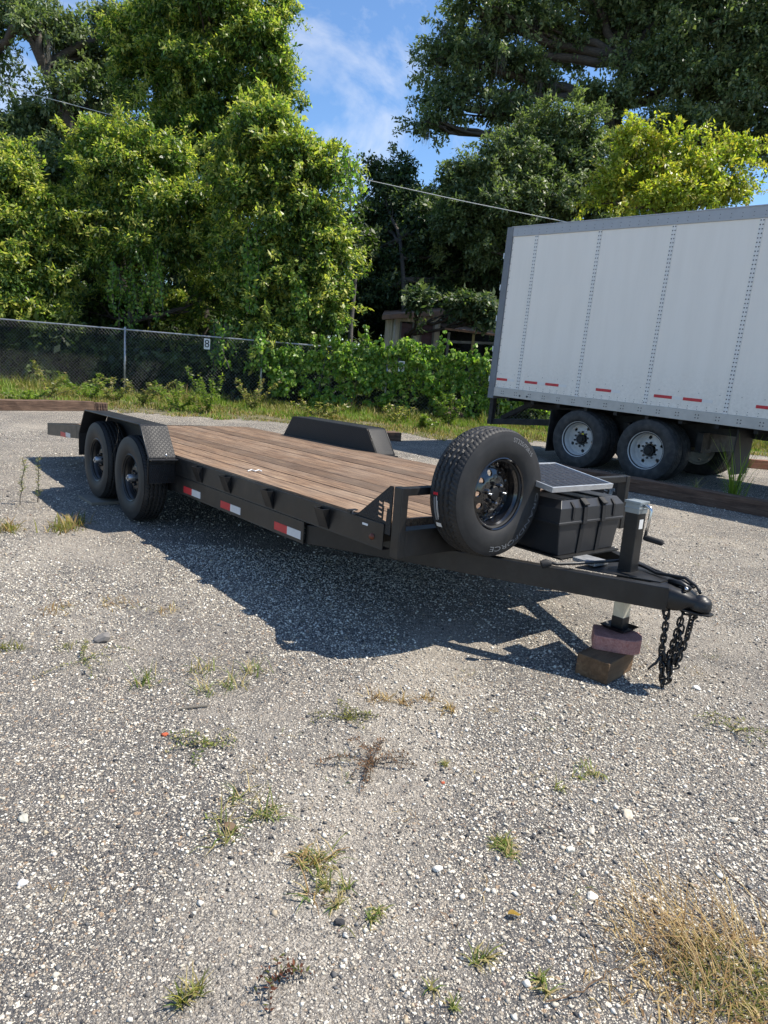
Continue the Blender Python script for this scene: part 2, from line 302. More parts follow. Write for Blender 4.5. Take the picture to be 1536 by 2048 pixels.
def leafmat(key, trans=.35, rough=.42, spec=.45):
    a = N(key); at_ = a.n('Attribute', attribute_name='Col')
    a.set(Base_Color=at_.outputs['Color'], Roughness=rough, Specular_IOR_Level=spec)
    tr = a.n('BsdfTranslucent', {'Color': a.mix(1., at_.outputs['Color'], (1.25, 1.45, .65), 'MULTIPLY')}); ms = a.n('MixShader', {0: trans, 1: a.p.outputs[0], 2: tr.outputs[0]})
    a.t.links.new(ms.outputs[0], a.out.inputs[0]); M[key] = a.m
leafmat('leaf', .5, .42, .55); leafmat('leaf_oak', .38, .48, .5); leafmat('blade', .35, .6, .25)
def stucco(): pass
# ================================================================== THE SETTING
def sheet(name, pts, z, mat, kind='structure'):
    me = bpy.data.meshes.new(name); me.from_pydata([(p[0], p[1], z) for p in pts], [], [tuple(range(len(pts)))]); me.materials.append(mat)
    if me.polygons[0].normal.z < 0: me.flip_normals()
    return tag(link(name, me), kind=kind)
sheet('ground', [(-500, -60), (500, -60), (500, 900), (-500, 900)], 0, M['gravel_lot'])
edge_px = [(-500, 770), (-150, 795), (0, 806), (120, 812), (220, 820), (330, 830), (430, 836), (560, 844), (690, 852), (800, 864), (870, 878), (960, 882), (1090, 884), (1250, 888), (1420, 900), (1536, 912), (1700, 925)]
edge = []
for (x0, y0), (x1, y1) in zip(edge_px[:-1], edge_px[1:]):
    for t in np.linspace(0, 1, 9)[:-1]:
        p = gnd(x0+(x1-x0)*t, y0+(y1-y0)*t); edge.append((p[0]+rng.normal(0, .05), p[1]+rng.normal(0, .16)))
edge = [(e[0], min(e[1], 19.2)) for e in edge]
def fenceY(x): return 20.0 + .012*x
sheet('grass_verge', edge + [(30, 21), (30, fenceY(30)+.6), (-40, fenceY(-40)+.6), (-40, 18)], .004, M['verge_soil'])
sheet('forest_floor', [(-120, fenceY(-120)+.45), (120, fenceY(120)+.45), (160, 300), (-160, 300)], .008, M['forest_floor'])

# loose stone chips on the lot, real geometry (too many to count)
def ground_chips():
    n = 190000
    Y = np.empty(0); X = np.empty(0)
    d = np.sqrt(rng.uniform(1.15**2, 5.2**2, int(n*.62))); d = np.concatenate([d, rng.uniform(4.6, 12, n-len(d))])
    Y = d; X = rng.uniform(-.68, .68, n)*np.maximum(Y, 1.3)*1.02
    # fewer chips on the dusty patches
    ph = np.sin(X*1.7+Y*.9+1.2)+np.sin(Y*2.3-X*1.1)+.8*np.sin(X*4.1+Y*3.3)
    g1, g2 = gnd(830, 1370), gnd(470, 2040); d_ = unit((g2-g1)[:2]); ac = np.abs(-(X-g1[0])*d_[1]+(Y-g1[1])*d_[0]+.12*np.sin(Y*5)+.08*np.sin(X*9))
    ph = ph+1.3*np.clip(1-ac/.3, 0, 1)
    keep = rng.uniform(0, 1, n) < np.clip(.58-.27*ph, .10, 1)
    X, Y = X[keep], Y[keep]; n = len(X)
    sz = rng.lognormal(math.log(.0043), .40, n); sz = np.clip(sz, .0024, .0125); sz *= np.clip(.85+.06*Y, .9, 1.35)
    base = np.array([(1, 0, 0), (-1, 0, 0), (0, 1, 0), (0, -1, 0), (0, 0, 1), (0, 0, -1)], float)
    tri = np.array([(0, 2, 4), (2, 1, 4), (1, 3, 4), (3, 0, 4), (2, 0, 5), (1, 2, 5), (3, 1, 5), (0, 3, 5)])
    V = base[None]*rng.uniform(.65, 1.2, (n, 6, 1)) + rng.normal(0, .16, (n, 6, 3))
    th = rng.uniform(0, 2*math.pi, n); c, s = np.cos(th), np.sin(th)
    tl = rng.normal(0, .35, n); V2 = V.copy(); V2[..., 2] = V[..., 2]*np.cos(tl)[:, None]+V[..., 0]*np.sin(tl)[:, None]; V2[..., 0] = V[..., 0]*np.cos(tl)[:, None]-V[..., 2]*np.sin(tl)[:, None]
    x = V2[..., 0]*c[:, None]-V2[..., 1]*s[:, None]; y = V2[..., 0]*s[:, None]+V2[..., 1]*c[:, None]
    z = V2[..., 2]*rng.uniform(.5, .85, n)[:, None]
    P = np.stack([X[:, None]+x*sz[:, None], Y[:, None]+y*sz[:, None], sz[:, None]*(.22+z)], -1).reshape(-1, 3)
    F = (tri[None]+6*np.arange(n)[:, None, None]).reshape(-1, 3)
    pal = np.array([(.80, .745, .64), (.66, .60, .49), (.45, .405, .335), (.27, .26, .24), (.14, .138, .136), (.06, .06, .063), (.47, .39, .28), (.32, .23, .18)])
    ci = rng.choice(len(pal), n, p=[.28, .27, .17, .08, .08, .06, .04, .02]); col = pal[ci]*rng.uniform(.82, 1.12, (n, 1))
    o = link('gravel', fastmesh('gravel', P, F, M['stone_chips'], np.repeat(col, 6, 0)))
    tag(o, 'loose pale and dark crushed stone over the whole lot', 'gravel', kind='stuff')
ground_chips()

# ------------------------------------------------------------------ leaves, trees
def leaves(P, A, Nn, L, Wd, cols, shape='kite'):
    # P base points, A leaf axis, Nn leaf normal, L length, Wd width -> vertices, faces, colours
    S = unit(np.cross(A, Nn)); Nn = unit(np.cross(S, A)); n = len(P); L = L[:, None]; Wd = Wd[:, None]
    if shape == 'kite':
        V = np.stack([P, P+A*L*.45+S*Wd*.5-Nn*Wd*.12, P+A*L-Nn*L*.12, P+A*L*.45-S*Wd*.5-Nn*Wd*.12], 1); k = 4
        F = (np.array([[0, 1, 2, 3]])[None]+4*np.arange(n)[:, None, None]).reshape(-1, 4)
    else:                                            # heart-shaped
        V = np.stack([P, P-A*L*.12+S*Wd*.34, P+A*L*.35+S*Wd*.5-Nn*Wd*.1, P+A*L-Nn*L*.1, P+A*L*.35-S*Wd*.5-Nn*Wd*.1, P-A*L*.12-S*Wd*.34], 1); k = 6
        F = (np.array([[0, 1, 2, 3], [0, 3, 4, 5]])[None]+6*np.arange(n)[:, None, None]).reshape(-1, 4)
    return V.reshape(-1, 3), F, np.repeat(cols, k, 0)
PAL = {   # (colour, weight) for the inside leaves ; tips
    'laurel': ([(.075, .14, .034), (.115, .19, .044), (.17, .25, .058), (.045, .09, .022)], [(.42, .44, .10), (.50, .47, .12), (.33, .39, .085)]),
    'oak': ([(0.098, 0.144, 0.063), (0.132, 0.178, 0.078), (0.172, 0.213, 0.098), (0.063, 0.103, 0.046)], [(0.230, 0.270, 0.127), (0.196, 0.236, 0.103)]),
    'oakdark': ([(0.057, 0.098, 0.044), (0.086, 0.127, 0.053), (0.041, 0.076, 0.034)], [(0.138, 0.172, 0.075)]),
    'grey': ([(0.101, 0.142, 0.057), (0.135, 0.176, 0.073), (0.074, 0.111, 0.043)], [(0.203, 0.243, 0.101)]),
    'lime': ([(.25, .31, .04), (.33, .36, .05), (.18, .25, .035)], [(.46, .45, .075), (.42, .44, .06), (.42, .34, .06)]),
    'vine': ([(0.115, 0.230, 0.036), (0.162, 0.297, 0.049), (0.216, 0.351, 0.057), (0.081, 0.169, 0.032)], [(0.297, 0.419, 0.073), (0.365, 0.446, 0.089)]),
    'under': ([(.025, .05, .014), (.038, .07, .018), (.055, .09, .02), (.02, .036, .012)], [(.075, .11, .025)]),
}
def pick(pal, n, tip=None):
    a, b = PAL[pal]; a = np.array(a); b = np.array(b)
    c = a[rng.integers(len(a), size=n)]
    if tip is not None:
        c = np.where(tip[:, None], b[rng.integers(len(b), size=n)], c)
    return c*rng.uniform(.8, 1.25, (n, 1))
def crown_leaves(blobs, pal, ll, lw, dens, k=10, tipf=.35, droop=.25, tight=.40, shape='kite'):
    """blobs: (centre xyz, rx, ry, rz). Sprigs sit on sub-clumps that sit on each blob."""
    Ps, Os, Ts = [], [], []; subs = []
    for (c, rx, ry, rz) in blobs:
        c = np.array(c); r = np.array([rx, ry, rz]); m = (rx+ry+rz)/3
        ns = max(12, int(16+m*7))
        dv = unit(rng.normal(size=(ns, 3))); dv[:, 2] = np.where(dv[:, 2] < -.5, -dv[:, 2]*.5, dv[:, 2])
        sc_ = c+dv*r*rng.uniform(.30, .86, (ns, 1)); sr = m*rng.uniform(.20, tight, ns)
        for q, rr, d0 in zip(sc_, sr, dv):
            subs.append((q, rr, c))
            n = max(6, int(dens*1.25*rr*rr*12.6)); d = unit(rng.normal(size=(n, 3))+d0*.35+np.array([0, 0, .2])); f = rng.uniform(0, 1, n)**.45
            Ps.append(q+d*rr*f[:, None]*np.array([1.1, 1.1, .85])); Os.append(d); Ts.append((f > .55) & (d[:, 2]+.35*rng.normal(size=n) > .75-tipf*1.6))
    for (c, rx, ry, rz) in blobs:                      # long shoots that break the outline
        c = np.array(c); r = np.array([rx, ry, rz])
        for _ in range(int(5+6*rx)):
            d = unit(rng.normal(size=3)+np.array([0, 0, .45])); a0 = c+d*r*rng.uniform(.7, 1.); ln = rng.uniform(.25, .75)*min(1.2, .5+rx*.5); m_ = max(3, int(ln/(ll*.55)))
            d2 = unit(d+rng.normal(0, .35, 3)); t = np.linspace(0, 1, m_)[:, None]; Ps.append(a0+d2*ln*t+np.array([0, 0, -.25*ln])*t*t); Os.append(np.tile(d2, (m_, 1))); Ts.append(np.ones(m_, bool))
    P = np.concatenate(Ps); O = np.concatenate(Os); T = np.concatenate(Ts); n = len(P)
    P = np.repeat(P, k, 0); O = np.repeat(O, k, 0); T = np.repeat(T, k) & (rng.uniform(0, 1, n*k) < .7); n = len(P)
    tw = rng.uniform(0, 1, (n, 1))*ll*1.6; J = unit(O+rng.normal(0, .45, (n, 3)))
    B = P+J*tw+rng.normal(0, ll*.35, (n, 3))
    A = unit(O*.55+rng.normal(0, .65, (n, 3))+np.array([0, 0, -droop])); NN = unit(rng.normal(0, .55, (n, 3))+np.array([0, 0, 1.])+O*.5)
    q_ = np.clip(rng.lognormal(0, .33, n), .4, 1.75); L = ll*q_*rng.uniform(.85, 1.15, n); W = lw*q_*rng.uniform(.7, 1.2, n)
    return leaves(B, A, NN, L, W, pick(pal, n, T), shape), subs
def wob(a, b, n, amp):
    a, b = np.array(a, float), np.array(b, float); t = np.linspace(0, 1, n)[:, None]; p = a+(b-a)*t
    off = np.cumsum(rng.normal(0, amp, (n, 3)), 0); off -= off[0]+(off[-1]-off[0])*t; return p+off
def tree(name, label, base, trunk_top, blobs, pal, ll=.10, lw=.045, dens=22, k=10, tipf=.35, tr=.16, bark='bark', group=None, leafm='leaf', lean=None, moss=0, limbs=True, **kw):
    base = np.array([base[0], base[1], 0.]); root = empty(name, base)
    tag(root, label, 'tree', group)
    (V, F, C), subs = crown_leaves(blobs, pal, ll, lw, dens, k, tipf, **kw)
    link('crown', fastmesh('crown', V-base, F, M[leafm], C), root)
    mb = MB(); tt = np.array(trunk_top, float)
    path = wob(base, tt, 9, tr*.35); path[0, 2] = -.1
    mb.tube([p-base for p in path], [tr*(1.35 if i == 0 else 1-.06*i) for i in range(9)], 9)
    if limbs:
        for bi, (c, rx, ry, rz) in enumerate(blobs):
            c = np.array(c); cand = path[3:]; j = np.argmin(np.linalg.norm(cand-(c-np.array([0, 0, .8])), axis=1)); s0 = cand[j]
            pp = wob(s0, c, 7, .1); mb.tube([p-base for p in pp], list(np.linspace(tr*.55, tr*.22, 7)), 7)
            mine = [s for s in subs if np.allclose(s[2], c)]
            for q, rr, _ in mine[:10]:
                st = pp[rng.integers(2, 7)]; p3 = wob(st, q, 6, .07); mb.tube([p-base for p in p3], list(np.linspace(tr*.22, tr*.06, 6)), 5)
    mb.build('trunk', M[bark], root, smooth=True)
    if moss:
        sel = [subs[i] for i in rng.integers(len(subs), size=moss)]; Vm, Fm, b = [], [], 0
        for q, rr, _ in sel:
            for _i in range(26):
                p = q+rng.normal(0, rr*.35, 3); ln = rng.uniform(.3, 1.3); w_ = .012
                pts = [p+np.array([rng.normal(0, .03), rng.normal(0, .03), -ln*t]) for t in (0, .33, .66, 1)]
                for i, t in enumerate(pts): Vm += [t+np.array([-w_*(1-i*.25), 0, 0]), t+np.array([w_*(1-i*.25), .01, 0])]
                Fm += [(b+2*i, b+2*i+1, b+2*i+3, b+2*i+2) for i in range(3)]; b += 8
        o = tag(link('hanging_moss', fastmesh('hanging_moss', np.array(Vm)-base, Fm, M['blade'], np.tile([.17, .165, .145], (len(Vm), 1))), root), kind='stuff')
    return root
def B(px, py, Y, rpx, rzpx=None, ry=None):             # a leafy mass: centre, half-width and half-height read off the photo at distance Y
    c = at(px, py, Y); s = Y/F_PX; rx = rpx*s; rz = (rzpx or rpx)*s; return (c, rx, ry or rx*.9, rz)

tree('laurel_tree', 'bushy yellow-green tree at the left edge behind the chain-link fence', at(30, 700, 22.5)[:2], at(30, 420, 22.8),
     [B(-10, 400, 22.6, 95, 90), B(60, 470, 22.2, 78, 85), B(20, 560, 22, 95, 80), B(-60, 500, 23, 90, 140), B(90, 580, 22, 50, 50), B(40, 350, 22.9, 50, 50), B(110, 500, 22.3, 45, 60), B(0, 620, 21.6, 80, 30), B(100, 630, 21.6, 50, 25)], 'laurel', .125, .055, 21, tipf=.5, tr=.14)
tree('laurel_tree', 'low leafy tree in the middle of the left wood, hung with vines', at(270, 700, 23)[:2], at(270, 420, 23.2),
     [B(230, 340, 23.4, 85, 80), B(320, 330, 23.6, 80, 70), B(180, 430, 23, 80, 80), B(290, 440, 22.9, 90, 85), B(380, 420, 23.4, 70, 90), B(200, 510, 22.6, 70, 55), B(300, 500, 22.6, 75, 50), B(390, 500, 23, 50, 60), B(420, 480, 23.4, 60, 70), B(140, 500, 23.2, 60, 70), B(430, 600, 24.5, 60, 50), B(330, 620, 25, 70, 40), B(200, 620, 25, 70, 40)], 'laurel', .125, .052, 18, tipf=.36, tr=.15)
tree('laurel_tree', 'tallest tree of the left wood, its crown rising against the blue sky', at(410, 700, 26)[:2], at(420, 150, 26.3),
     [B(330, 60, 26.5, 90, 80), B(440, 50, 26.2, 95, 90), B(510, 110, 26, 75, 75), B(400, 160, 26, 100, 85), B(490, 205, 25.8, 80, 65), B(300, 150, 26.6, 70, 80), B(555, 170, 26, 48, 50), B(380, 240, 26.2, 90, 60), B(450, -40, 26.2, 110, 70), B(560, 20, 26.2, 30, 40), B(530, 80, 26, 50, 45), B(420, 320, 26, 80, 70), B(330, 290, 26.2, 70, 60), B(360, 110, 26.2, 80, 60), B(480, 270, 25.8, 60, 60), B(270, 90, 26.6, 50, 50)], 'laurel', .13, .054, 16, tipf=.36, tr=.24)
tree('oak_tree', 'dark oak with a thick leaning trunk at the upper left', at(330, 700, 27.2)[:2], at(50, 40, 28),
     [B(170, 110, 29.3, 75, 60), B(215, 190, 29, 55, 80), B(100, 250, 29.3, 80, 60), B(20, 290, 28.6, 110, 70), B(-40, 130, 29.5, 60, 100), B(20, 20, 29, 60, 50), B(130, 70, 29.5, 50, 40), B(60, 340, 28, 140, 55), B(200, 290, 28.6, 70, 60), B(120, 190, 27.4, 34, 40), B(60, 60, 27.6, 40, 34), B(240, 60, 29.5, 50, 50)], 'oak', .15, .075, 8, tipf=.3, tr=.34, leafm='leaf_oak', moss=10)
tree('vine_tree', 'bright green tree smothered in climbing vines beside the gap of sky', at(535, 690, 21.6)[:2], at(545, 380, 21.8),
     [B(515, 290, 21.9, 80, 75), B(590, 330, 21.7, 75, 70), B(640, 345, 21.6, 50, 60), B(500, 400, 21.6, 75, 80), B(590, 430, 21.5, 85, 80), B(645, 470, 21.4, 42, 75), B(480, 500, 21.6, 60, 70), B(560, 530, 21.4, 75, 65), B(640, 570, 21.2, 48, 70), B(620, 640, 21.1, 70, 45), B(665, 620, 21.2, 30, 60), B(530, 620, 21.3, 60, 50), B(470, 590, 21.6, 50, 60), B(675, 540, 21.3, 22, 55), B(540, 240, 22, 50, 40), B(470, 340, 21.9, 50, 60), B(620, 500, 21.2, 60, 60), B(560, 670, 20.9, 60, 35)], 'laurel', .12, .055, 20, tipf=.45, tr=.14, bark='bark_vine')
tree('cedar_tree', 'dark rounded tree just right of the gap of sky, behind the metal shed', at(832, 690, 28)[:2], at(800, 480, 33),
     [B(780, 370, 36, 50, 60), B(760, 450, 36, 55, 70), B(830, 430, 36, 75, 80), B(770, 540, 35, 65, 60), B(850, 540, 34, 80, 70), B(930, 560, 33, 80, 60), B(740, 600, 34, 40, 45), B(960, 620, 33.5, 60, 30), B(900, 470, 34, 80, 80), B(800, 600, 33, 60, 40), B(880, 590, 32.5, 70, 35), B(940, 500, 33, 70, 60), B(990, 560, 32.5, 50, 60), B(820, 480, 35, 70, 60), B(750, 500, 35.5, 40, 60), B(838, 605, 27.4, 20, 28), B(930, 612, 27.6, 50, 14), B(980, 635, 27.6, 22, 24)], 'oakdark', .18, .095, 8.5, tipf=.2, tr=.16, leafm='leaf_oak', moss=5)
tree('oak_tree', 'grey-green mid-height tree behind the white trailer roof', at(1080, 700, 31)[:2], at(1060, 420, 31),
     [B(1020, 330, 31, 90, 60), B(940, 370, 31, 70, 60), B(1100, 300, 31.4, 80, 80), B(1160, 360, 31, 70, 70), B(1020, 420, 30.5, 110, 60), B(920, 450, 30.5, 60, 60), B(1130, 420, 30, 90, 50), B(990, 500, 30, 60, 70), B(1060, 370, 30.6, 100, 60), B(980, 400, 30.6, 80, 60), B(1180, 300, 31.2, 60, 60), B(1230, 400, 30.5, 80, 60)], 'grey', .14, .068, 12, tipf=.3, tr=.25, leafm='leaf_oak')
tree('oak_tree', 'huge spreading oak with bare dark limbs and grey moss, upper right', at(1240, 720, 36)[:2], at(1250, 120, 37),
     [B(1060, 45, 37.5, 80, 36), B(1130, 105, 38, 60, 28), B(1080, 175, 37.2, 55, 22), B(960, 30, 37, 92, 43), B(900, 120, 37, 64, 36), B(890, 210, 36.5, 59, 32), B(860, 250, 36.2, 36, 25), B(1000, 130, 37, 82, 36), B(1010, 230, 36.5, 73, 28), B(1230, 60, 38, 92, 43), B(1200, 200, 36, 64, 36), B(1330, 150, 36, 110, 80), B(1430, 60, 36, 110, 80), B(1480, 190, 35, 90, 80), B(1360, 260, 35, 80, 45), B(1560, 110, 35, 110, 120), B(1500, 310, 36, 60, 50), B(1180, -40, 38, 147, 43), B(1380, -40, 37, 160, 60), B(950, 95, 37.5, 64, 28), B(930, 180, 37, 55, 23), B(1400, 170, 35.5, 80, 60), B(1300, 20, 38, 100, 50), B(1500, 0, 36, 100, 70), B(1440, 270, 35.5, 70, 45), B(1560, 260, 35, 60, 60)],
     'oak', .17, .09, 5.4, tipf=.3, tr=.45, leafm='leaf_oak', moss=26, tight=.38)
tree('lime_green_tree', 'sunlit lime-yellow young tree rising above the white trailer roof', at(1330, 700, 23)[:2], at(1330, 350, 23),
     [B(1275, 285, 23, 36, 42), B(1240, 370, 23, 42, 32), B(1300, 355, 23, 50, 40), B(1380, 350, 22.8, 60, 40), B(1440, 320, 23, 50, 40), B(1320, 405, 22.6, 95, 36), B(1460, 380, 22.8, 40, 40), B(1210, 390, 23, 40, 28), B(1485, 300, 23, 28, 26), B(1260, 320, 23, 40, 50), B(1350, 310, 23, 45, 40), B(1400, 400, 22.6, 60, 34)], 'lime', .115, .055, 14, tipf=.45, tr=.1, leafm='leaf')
# shaded undergrowth of the wood, one dense mass behind the fence
def undergrowth():
    Vs, Fs, Cs, b = [], [], [], 0
    bl = []
    for i in range(120):
        x = rng.uniform(-19, 21); y = rng.uniform(23.5, 33); h = rng.uniform(.8, 2.6)
        if -1.5 < x < 5.6 and y < 33.5: continue
        bl.append(((x, y, h*.6), rng.uniform(.8, 1.5), rng.uniform(.8, 1.4), h*.7))
    for i in range(46):
        x = -26+i*1.25+rng.normal(0, .5); bl.append(((x, rng.uniform(40, 46), rng.uniform(1.5, 6)), 2., 1.8, 2.6))
    for i in range(26):                                # low brush hard behind the fence on the left
        x = rng.uniform(-13, -.5); bl.append(((x, rng.uniform(20.9, 22.4), rng.uniform(.3, 1.3)), .7, .5, .75))
    for i in range(60):                                # deeper rows of the wood, left of the shed
        bl.append(((rng.uniform(-22, -1.6), rng.uniform(29, 37), rng.uniform(1.5, 7.2)), 1.6, 1.4, 1.5))
    for i in range(34):
        bl.append(((rng.uniform(-2, 14), rng.uniform(36, 42), rng.uniform(1, 7)), 1.8, 1.5, 1.8))
    for i in range(24):                                # brush behind the vine-covered stretch
        x = rng.uniform(-3, 5.5); bl.append(((x, rng.uniform(20.8, 22), rng.uniform(.2, .9)), .6, .45, .6))
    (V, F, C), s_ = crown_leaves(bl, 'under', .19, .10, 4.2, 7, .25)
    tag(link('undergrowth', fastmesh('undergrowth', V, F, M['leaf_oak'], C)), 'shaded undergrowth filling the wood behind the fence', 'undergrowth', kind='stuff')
undergrowth()
# slim trunks seen in the shade of the left wood
for i, (px, Y, tr, lab) in enumerate([(310, 24.5, .09, 'slim grey trunk in the shade above the fence post'), (700, 25, .12, 'bare shaded trunk at the right end of the vine-covered tree')]):
    b = at(px, 690, Y); root = empty('slender_tree', (b[0], b[1], 0)); tag(root, lab, 'tree')
    mb = MB(); pth = wob((0, 0, -.1), (rng.normal(0, .3), .2, 6.2 if i == 0 else 4.6), 9, .06); mb.tube(pth, list(np.linspace(tr, tr*.5, 9)), 8); mb.build('trunk', M['bark_vine'], root, smooth=True)
    (V, F, C), s_ = crown_leaves([((b[0]+pth[-1][0], b[1]+.2, 6.4 if i == 0 else 4.6), 1.0 if i == 0 else .45, .8, .8 if i == 0 else .4)], 'laurel', .11, .05, 14); link('crown', fastmesh('crown', V-np.array([b[0], b[1], 0]), F, M['leaf'], C), root)

# ------------------------------------------------------------------ chain-link fence
FX0, FX1 = -14.6, 12.4; FH = 1.80
posts_x = [at(x, 790, 20)[0] for x in (252, 521, 770, 1001)]
sp = 3.55
allx = sorted(posts_x+[posts_x[0]-sp, posts_x[0]-2*sp, posts_x[3]+3.3, posts_x[3]+6.6, posts_x[3]+9.2])
fence = empty('chain_link_fence', (0, fenceY(0), 0)); tag(fence, 'galvanised chain-link fence with top rail along the wood edge', 'fence')
def fl(x, z, dy=0): return (x, fenceY(x)-fenceY(0)+dy, z)
for x in allx:
    MB().tube([fl(x, -.1), fl(x, FH+.04)], .03, 10).lathe([(0, .03), (.022, .022), (.034, 0), (.034, -.03)], 10, fl(x, FH+.05), 'z').build('post', M['galv'], fence, smooth=True)
MB().tube([fl(x, FH) for x in np.linspace(FX0, FX1, 12)], .022, 8).build('top_rail', M['galv'], fence, smooth=True)
def chainlink():
    V, F, b = [], [], 0; p = .10; r = .0015
    for s in (1, -1):
        for x in np.arange(FX0-FH, FX1+FH, p*1.0):
            a0 = np.array([x, 0.02]); a1 = np.array([x+s*FH, FH-.0])
            # clip to the run of the fence
            t0, t1 = 0., 1.
            dx = a1[0]-a0[0]
            for lim, sg in ((FX0, 1), (FX1, -1)):
                t = (lim-a0[0])/dx
                if (dx*sg > 0): t0 = max(t0, t)
                else: t1 = min(t1, t)
            if t1-t0 < .03: continue
            e0 = a0+(a1-a0)*t0; e1 = a0+(a1-a0)*t1
            for e in (e0, e1):
                y = fenceY(e[0])-fenceY(0)-.03+.003*s
                V += [(e[0]-r, y, e[1]+r*s), (e[0]+r, y, e[1]-r*s), (e[0], y-r*1.6, e[1])]
            F += [(b, b+1, b+4, b+3), (b+1, b+2, b+5, b+4), (b+2, b, b+3, b+5)]; b += 6
    return fastmesh('mesh', V, F, M['mesh_wire'])
tag(link('wire_mesh', chainlink(), fence), kind='stuff')
def sign(px, py, txt, label):
    c = at(px, py, fenceY(0)-.12); o = MB().box(-.085, .085, -.004, .004, -.145, .145).build('number_sign', M['label_white'], None, bevel=.002, loc=c); tag(o, label, 'sign', 'number signs on the fence')
    V, F = text_verts(txt, .30); mb = MB(); mb.add([(v[0], -.0065, v[1]) for v in V], F); mb.build('digit', M['black_print'], o)
sign(414, 688, '8', 'small white plate with black 8 on the open chain-link fence'); sign(803, 733, '5', 'small white plate with black 5 half hidden in fence vines')
# ------------------------------------------------------------------ vines
def vine(name, label, P, O, pal='vine', ll=.11, stem=None, cat='vine', group=None, tipf=.3):
    n = len(P); A = unit(rng.normal(0, .6, (n, 3))+np.array([0, -.25, -.7])); NN = unit(O*.7+rng.normal(0, .7, (n, 3))+np.array([0, -.2, .35]))
    L = ll*rng.uniform(.6, 1.3, n); V, F, C = leaves(P, A, NN, L, L*rng.uniform(.75, 1.0, n), pick(pal, n, rng.uniform(0, 1, n) < tipf), 'heart')
    base = np.array([P[:, 0].mean(), P[:, 1].mean(), P[:, 2].min()]); root = empty(name, base); tag(root, label, cat, group)
    link('foliage', fastmesh('foliage', V-base, F, M['leaf'], C), root)
    if stem is not None:
        for s in stem: MB().tube([np.array(p)-base for p in s], .012, 5).build('stem', M['bark_vine'], root, smooth=True)
def fence_vine():
    Ps, Os = [], []
    def clump(cx, cz, r, n, out):
        d = unit(rng.normal(size=(n, 3))+np.array([0, -.5, .3])); f = rng.uniform(0, 1, n)**.5
        Ps.append(np.array([cx, fenceY(cx)-out, cz])+d*r*f[:, None]*np.array([1, .75, .8])); Os.append(d)
    for i in range(620):
        x = rng.uniform(-3.5, 4.5); env = .35+.3*math.sin(x*1.7+.6)+.25*math.sin(x*4.1); tp = FH+.02+.16*math.sin(x*1.3+1)+.10*math.sin(x*3.7)+.07*math.sin(x*8.3); z = tp-rng.uniform(0, 1)**1.5*(FH-max(.1, env)); z = z if x > -2.4 else z-.25; r = rng.uniform(.08, .24)*(.7+.3*z/FH)
        clump(x, z, r, int(900*r*r)+12, rng.uniform(-.12, .24)*(.5+.5*math.sin(x*2.9+z*4)))
    for i in range(46):                                # shoots sticking up over the rail
        x = rng.uniform(-2.4, 4.4); h = rng.uniform(.05, .4)*(1.8 if rng.uniform() < .2 else 1)
        for k in range(4): clump(x+rng.normal(0, .05), FH+h*k/3, .06, 9, .05)
    P = np.concatenate(Ps); O = np.concatenate(Os)
    st = [[(x0, fenceY(x0)-.05, 0), (x0+.1, fenceY(x0)-.07, .8), (x0+.25, fenceY(x0)-.06, 1.7)] for x0 in (-2.2, -1.2, .4, 1.9, 3.1)]
    # dangling strands
    ex = []
    for i in range(22):
        x0 = rng.uniform(-2.5, 4.2); z0 = rng.uniform(.9, 1.6); ln = rng.uniform(.4, 1.0); m = int(ln*45)
        tt = rng.uniform(0, 1, m); ex.append(np.stack([x0+rng.normal(0, .05, m)+.1*tt, fenceY(x0)-.16+rng.normal(0, .04, m), z0-ln*tt], -1))
    ex = np.concatenate(ex); P = np.concatenate([P, ex]); O = np.concatenate([O, np.tile([0, -1, .3], (len(ex), 1))])
    vine('climbing_vine', 'thick green vine draped over the right half of the chain-link fence', P, O, stem=st, ll=.09, tipf=.45)
fence_vine()
def hanging(px, py0, py1, Y, wpx, n, label):
    c0 = at(px, py0, Y); c1 = at(px+6, py1, Y-.3); ns = 7; Ps = []; st = []
    for i in range(ns):
        off = rng.normal(0, wpx*Y/F_PX, 1)[0]; a = c0+np.array([off*.8, rng.normal(0, .25), rng.uniform(-.3, .3)]); e = a+(c1-c0)*rng.uniform(.55, 1.05)+np.array([off*.3, -.1, 0])
        pth = wob(a, e, 7, .05); st.append(pth); m = n//ns; t = rng.uniform(0, 6, m); j = np.minimum(t.astype(int), 5); f = (t-j)[:, None]
        Ps.append(pth[j]*(1-f)+pth[j+1]*f+rng.normal(0, .07, (m, 3)))
    P = np.concatenate(Ps); vine('hanging_vine', label, P, np.tile([0, -1., .3], (len(P), 1)), stem=st, group='vines hanging from the trees', ll=.085)
hanging(245, 520, 645, 22.1, 14, 798, 'heart-leaved vine curtain hanging just above the fence post')
hanging(300, 500, 630, 22.2, 16, 722, 'short vine curtain hanging right of the fence post curtain')
hanging(505, 480, 690, 21.0, 16, 1330, 'long vine strand hanging down left of the vine-covered trunk')
hanging(590, 560, 665, 20.9, 18, 988, 'yellow-green vine strand hanging in the middle of the vine-covered tree')
hanging(690, 300, 420, 21.2, 14, 570, 'loose vine trailing off the right shoulder of the vine-covered tree')
hanging(440, 655, 745, 20.35, 16, 420, 'dark vine clump hanging over the fence beside the 8 plate')
hanging(525, 680, 770, 20.25, 16, 650, 'vine clump covering the fence post below the vine-covered tree')
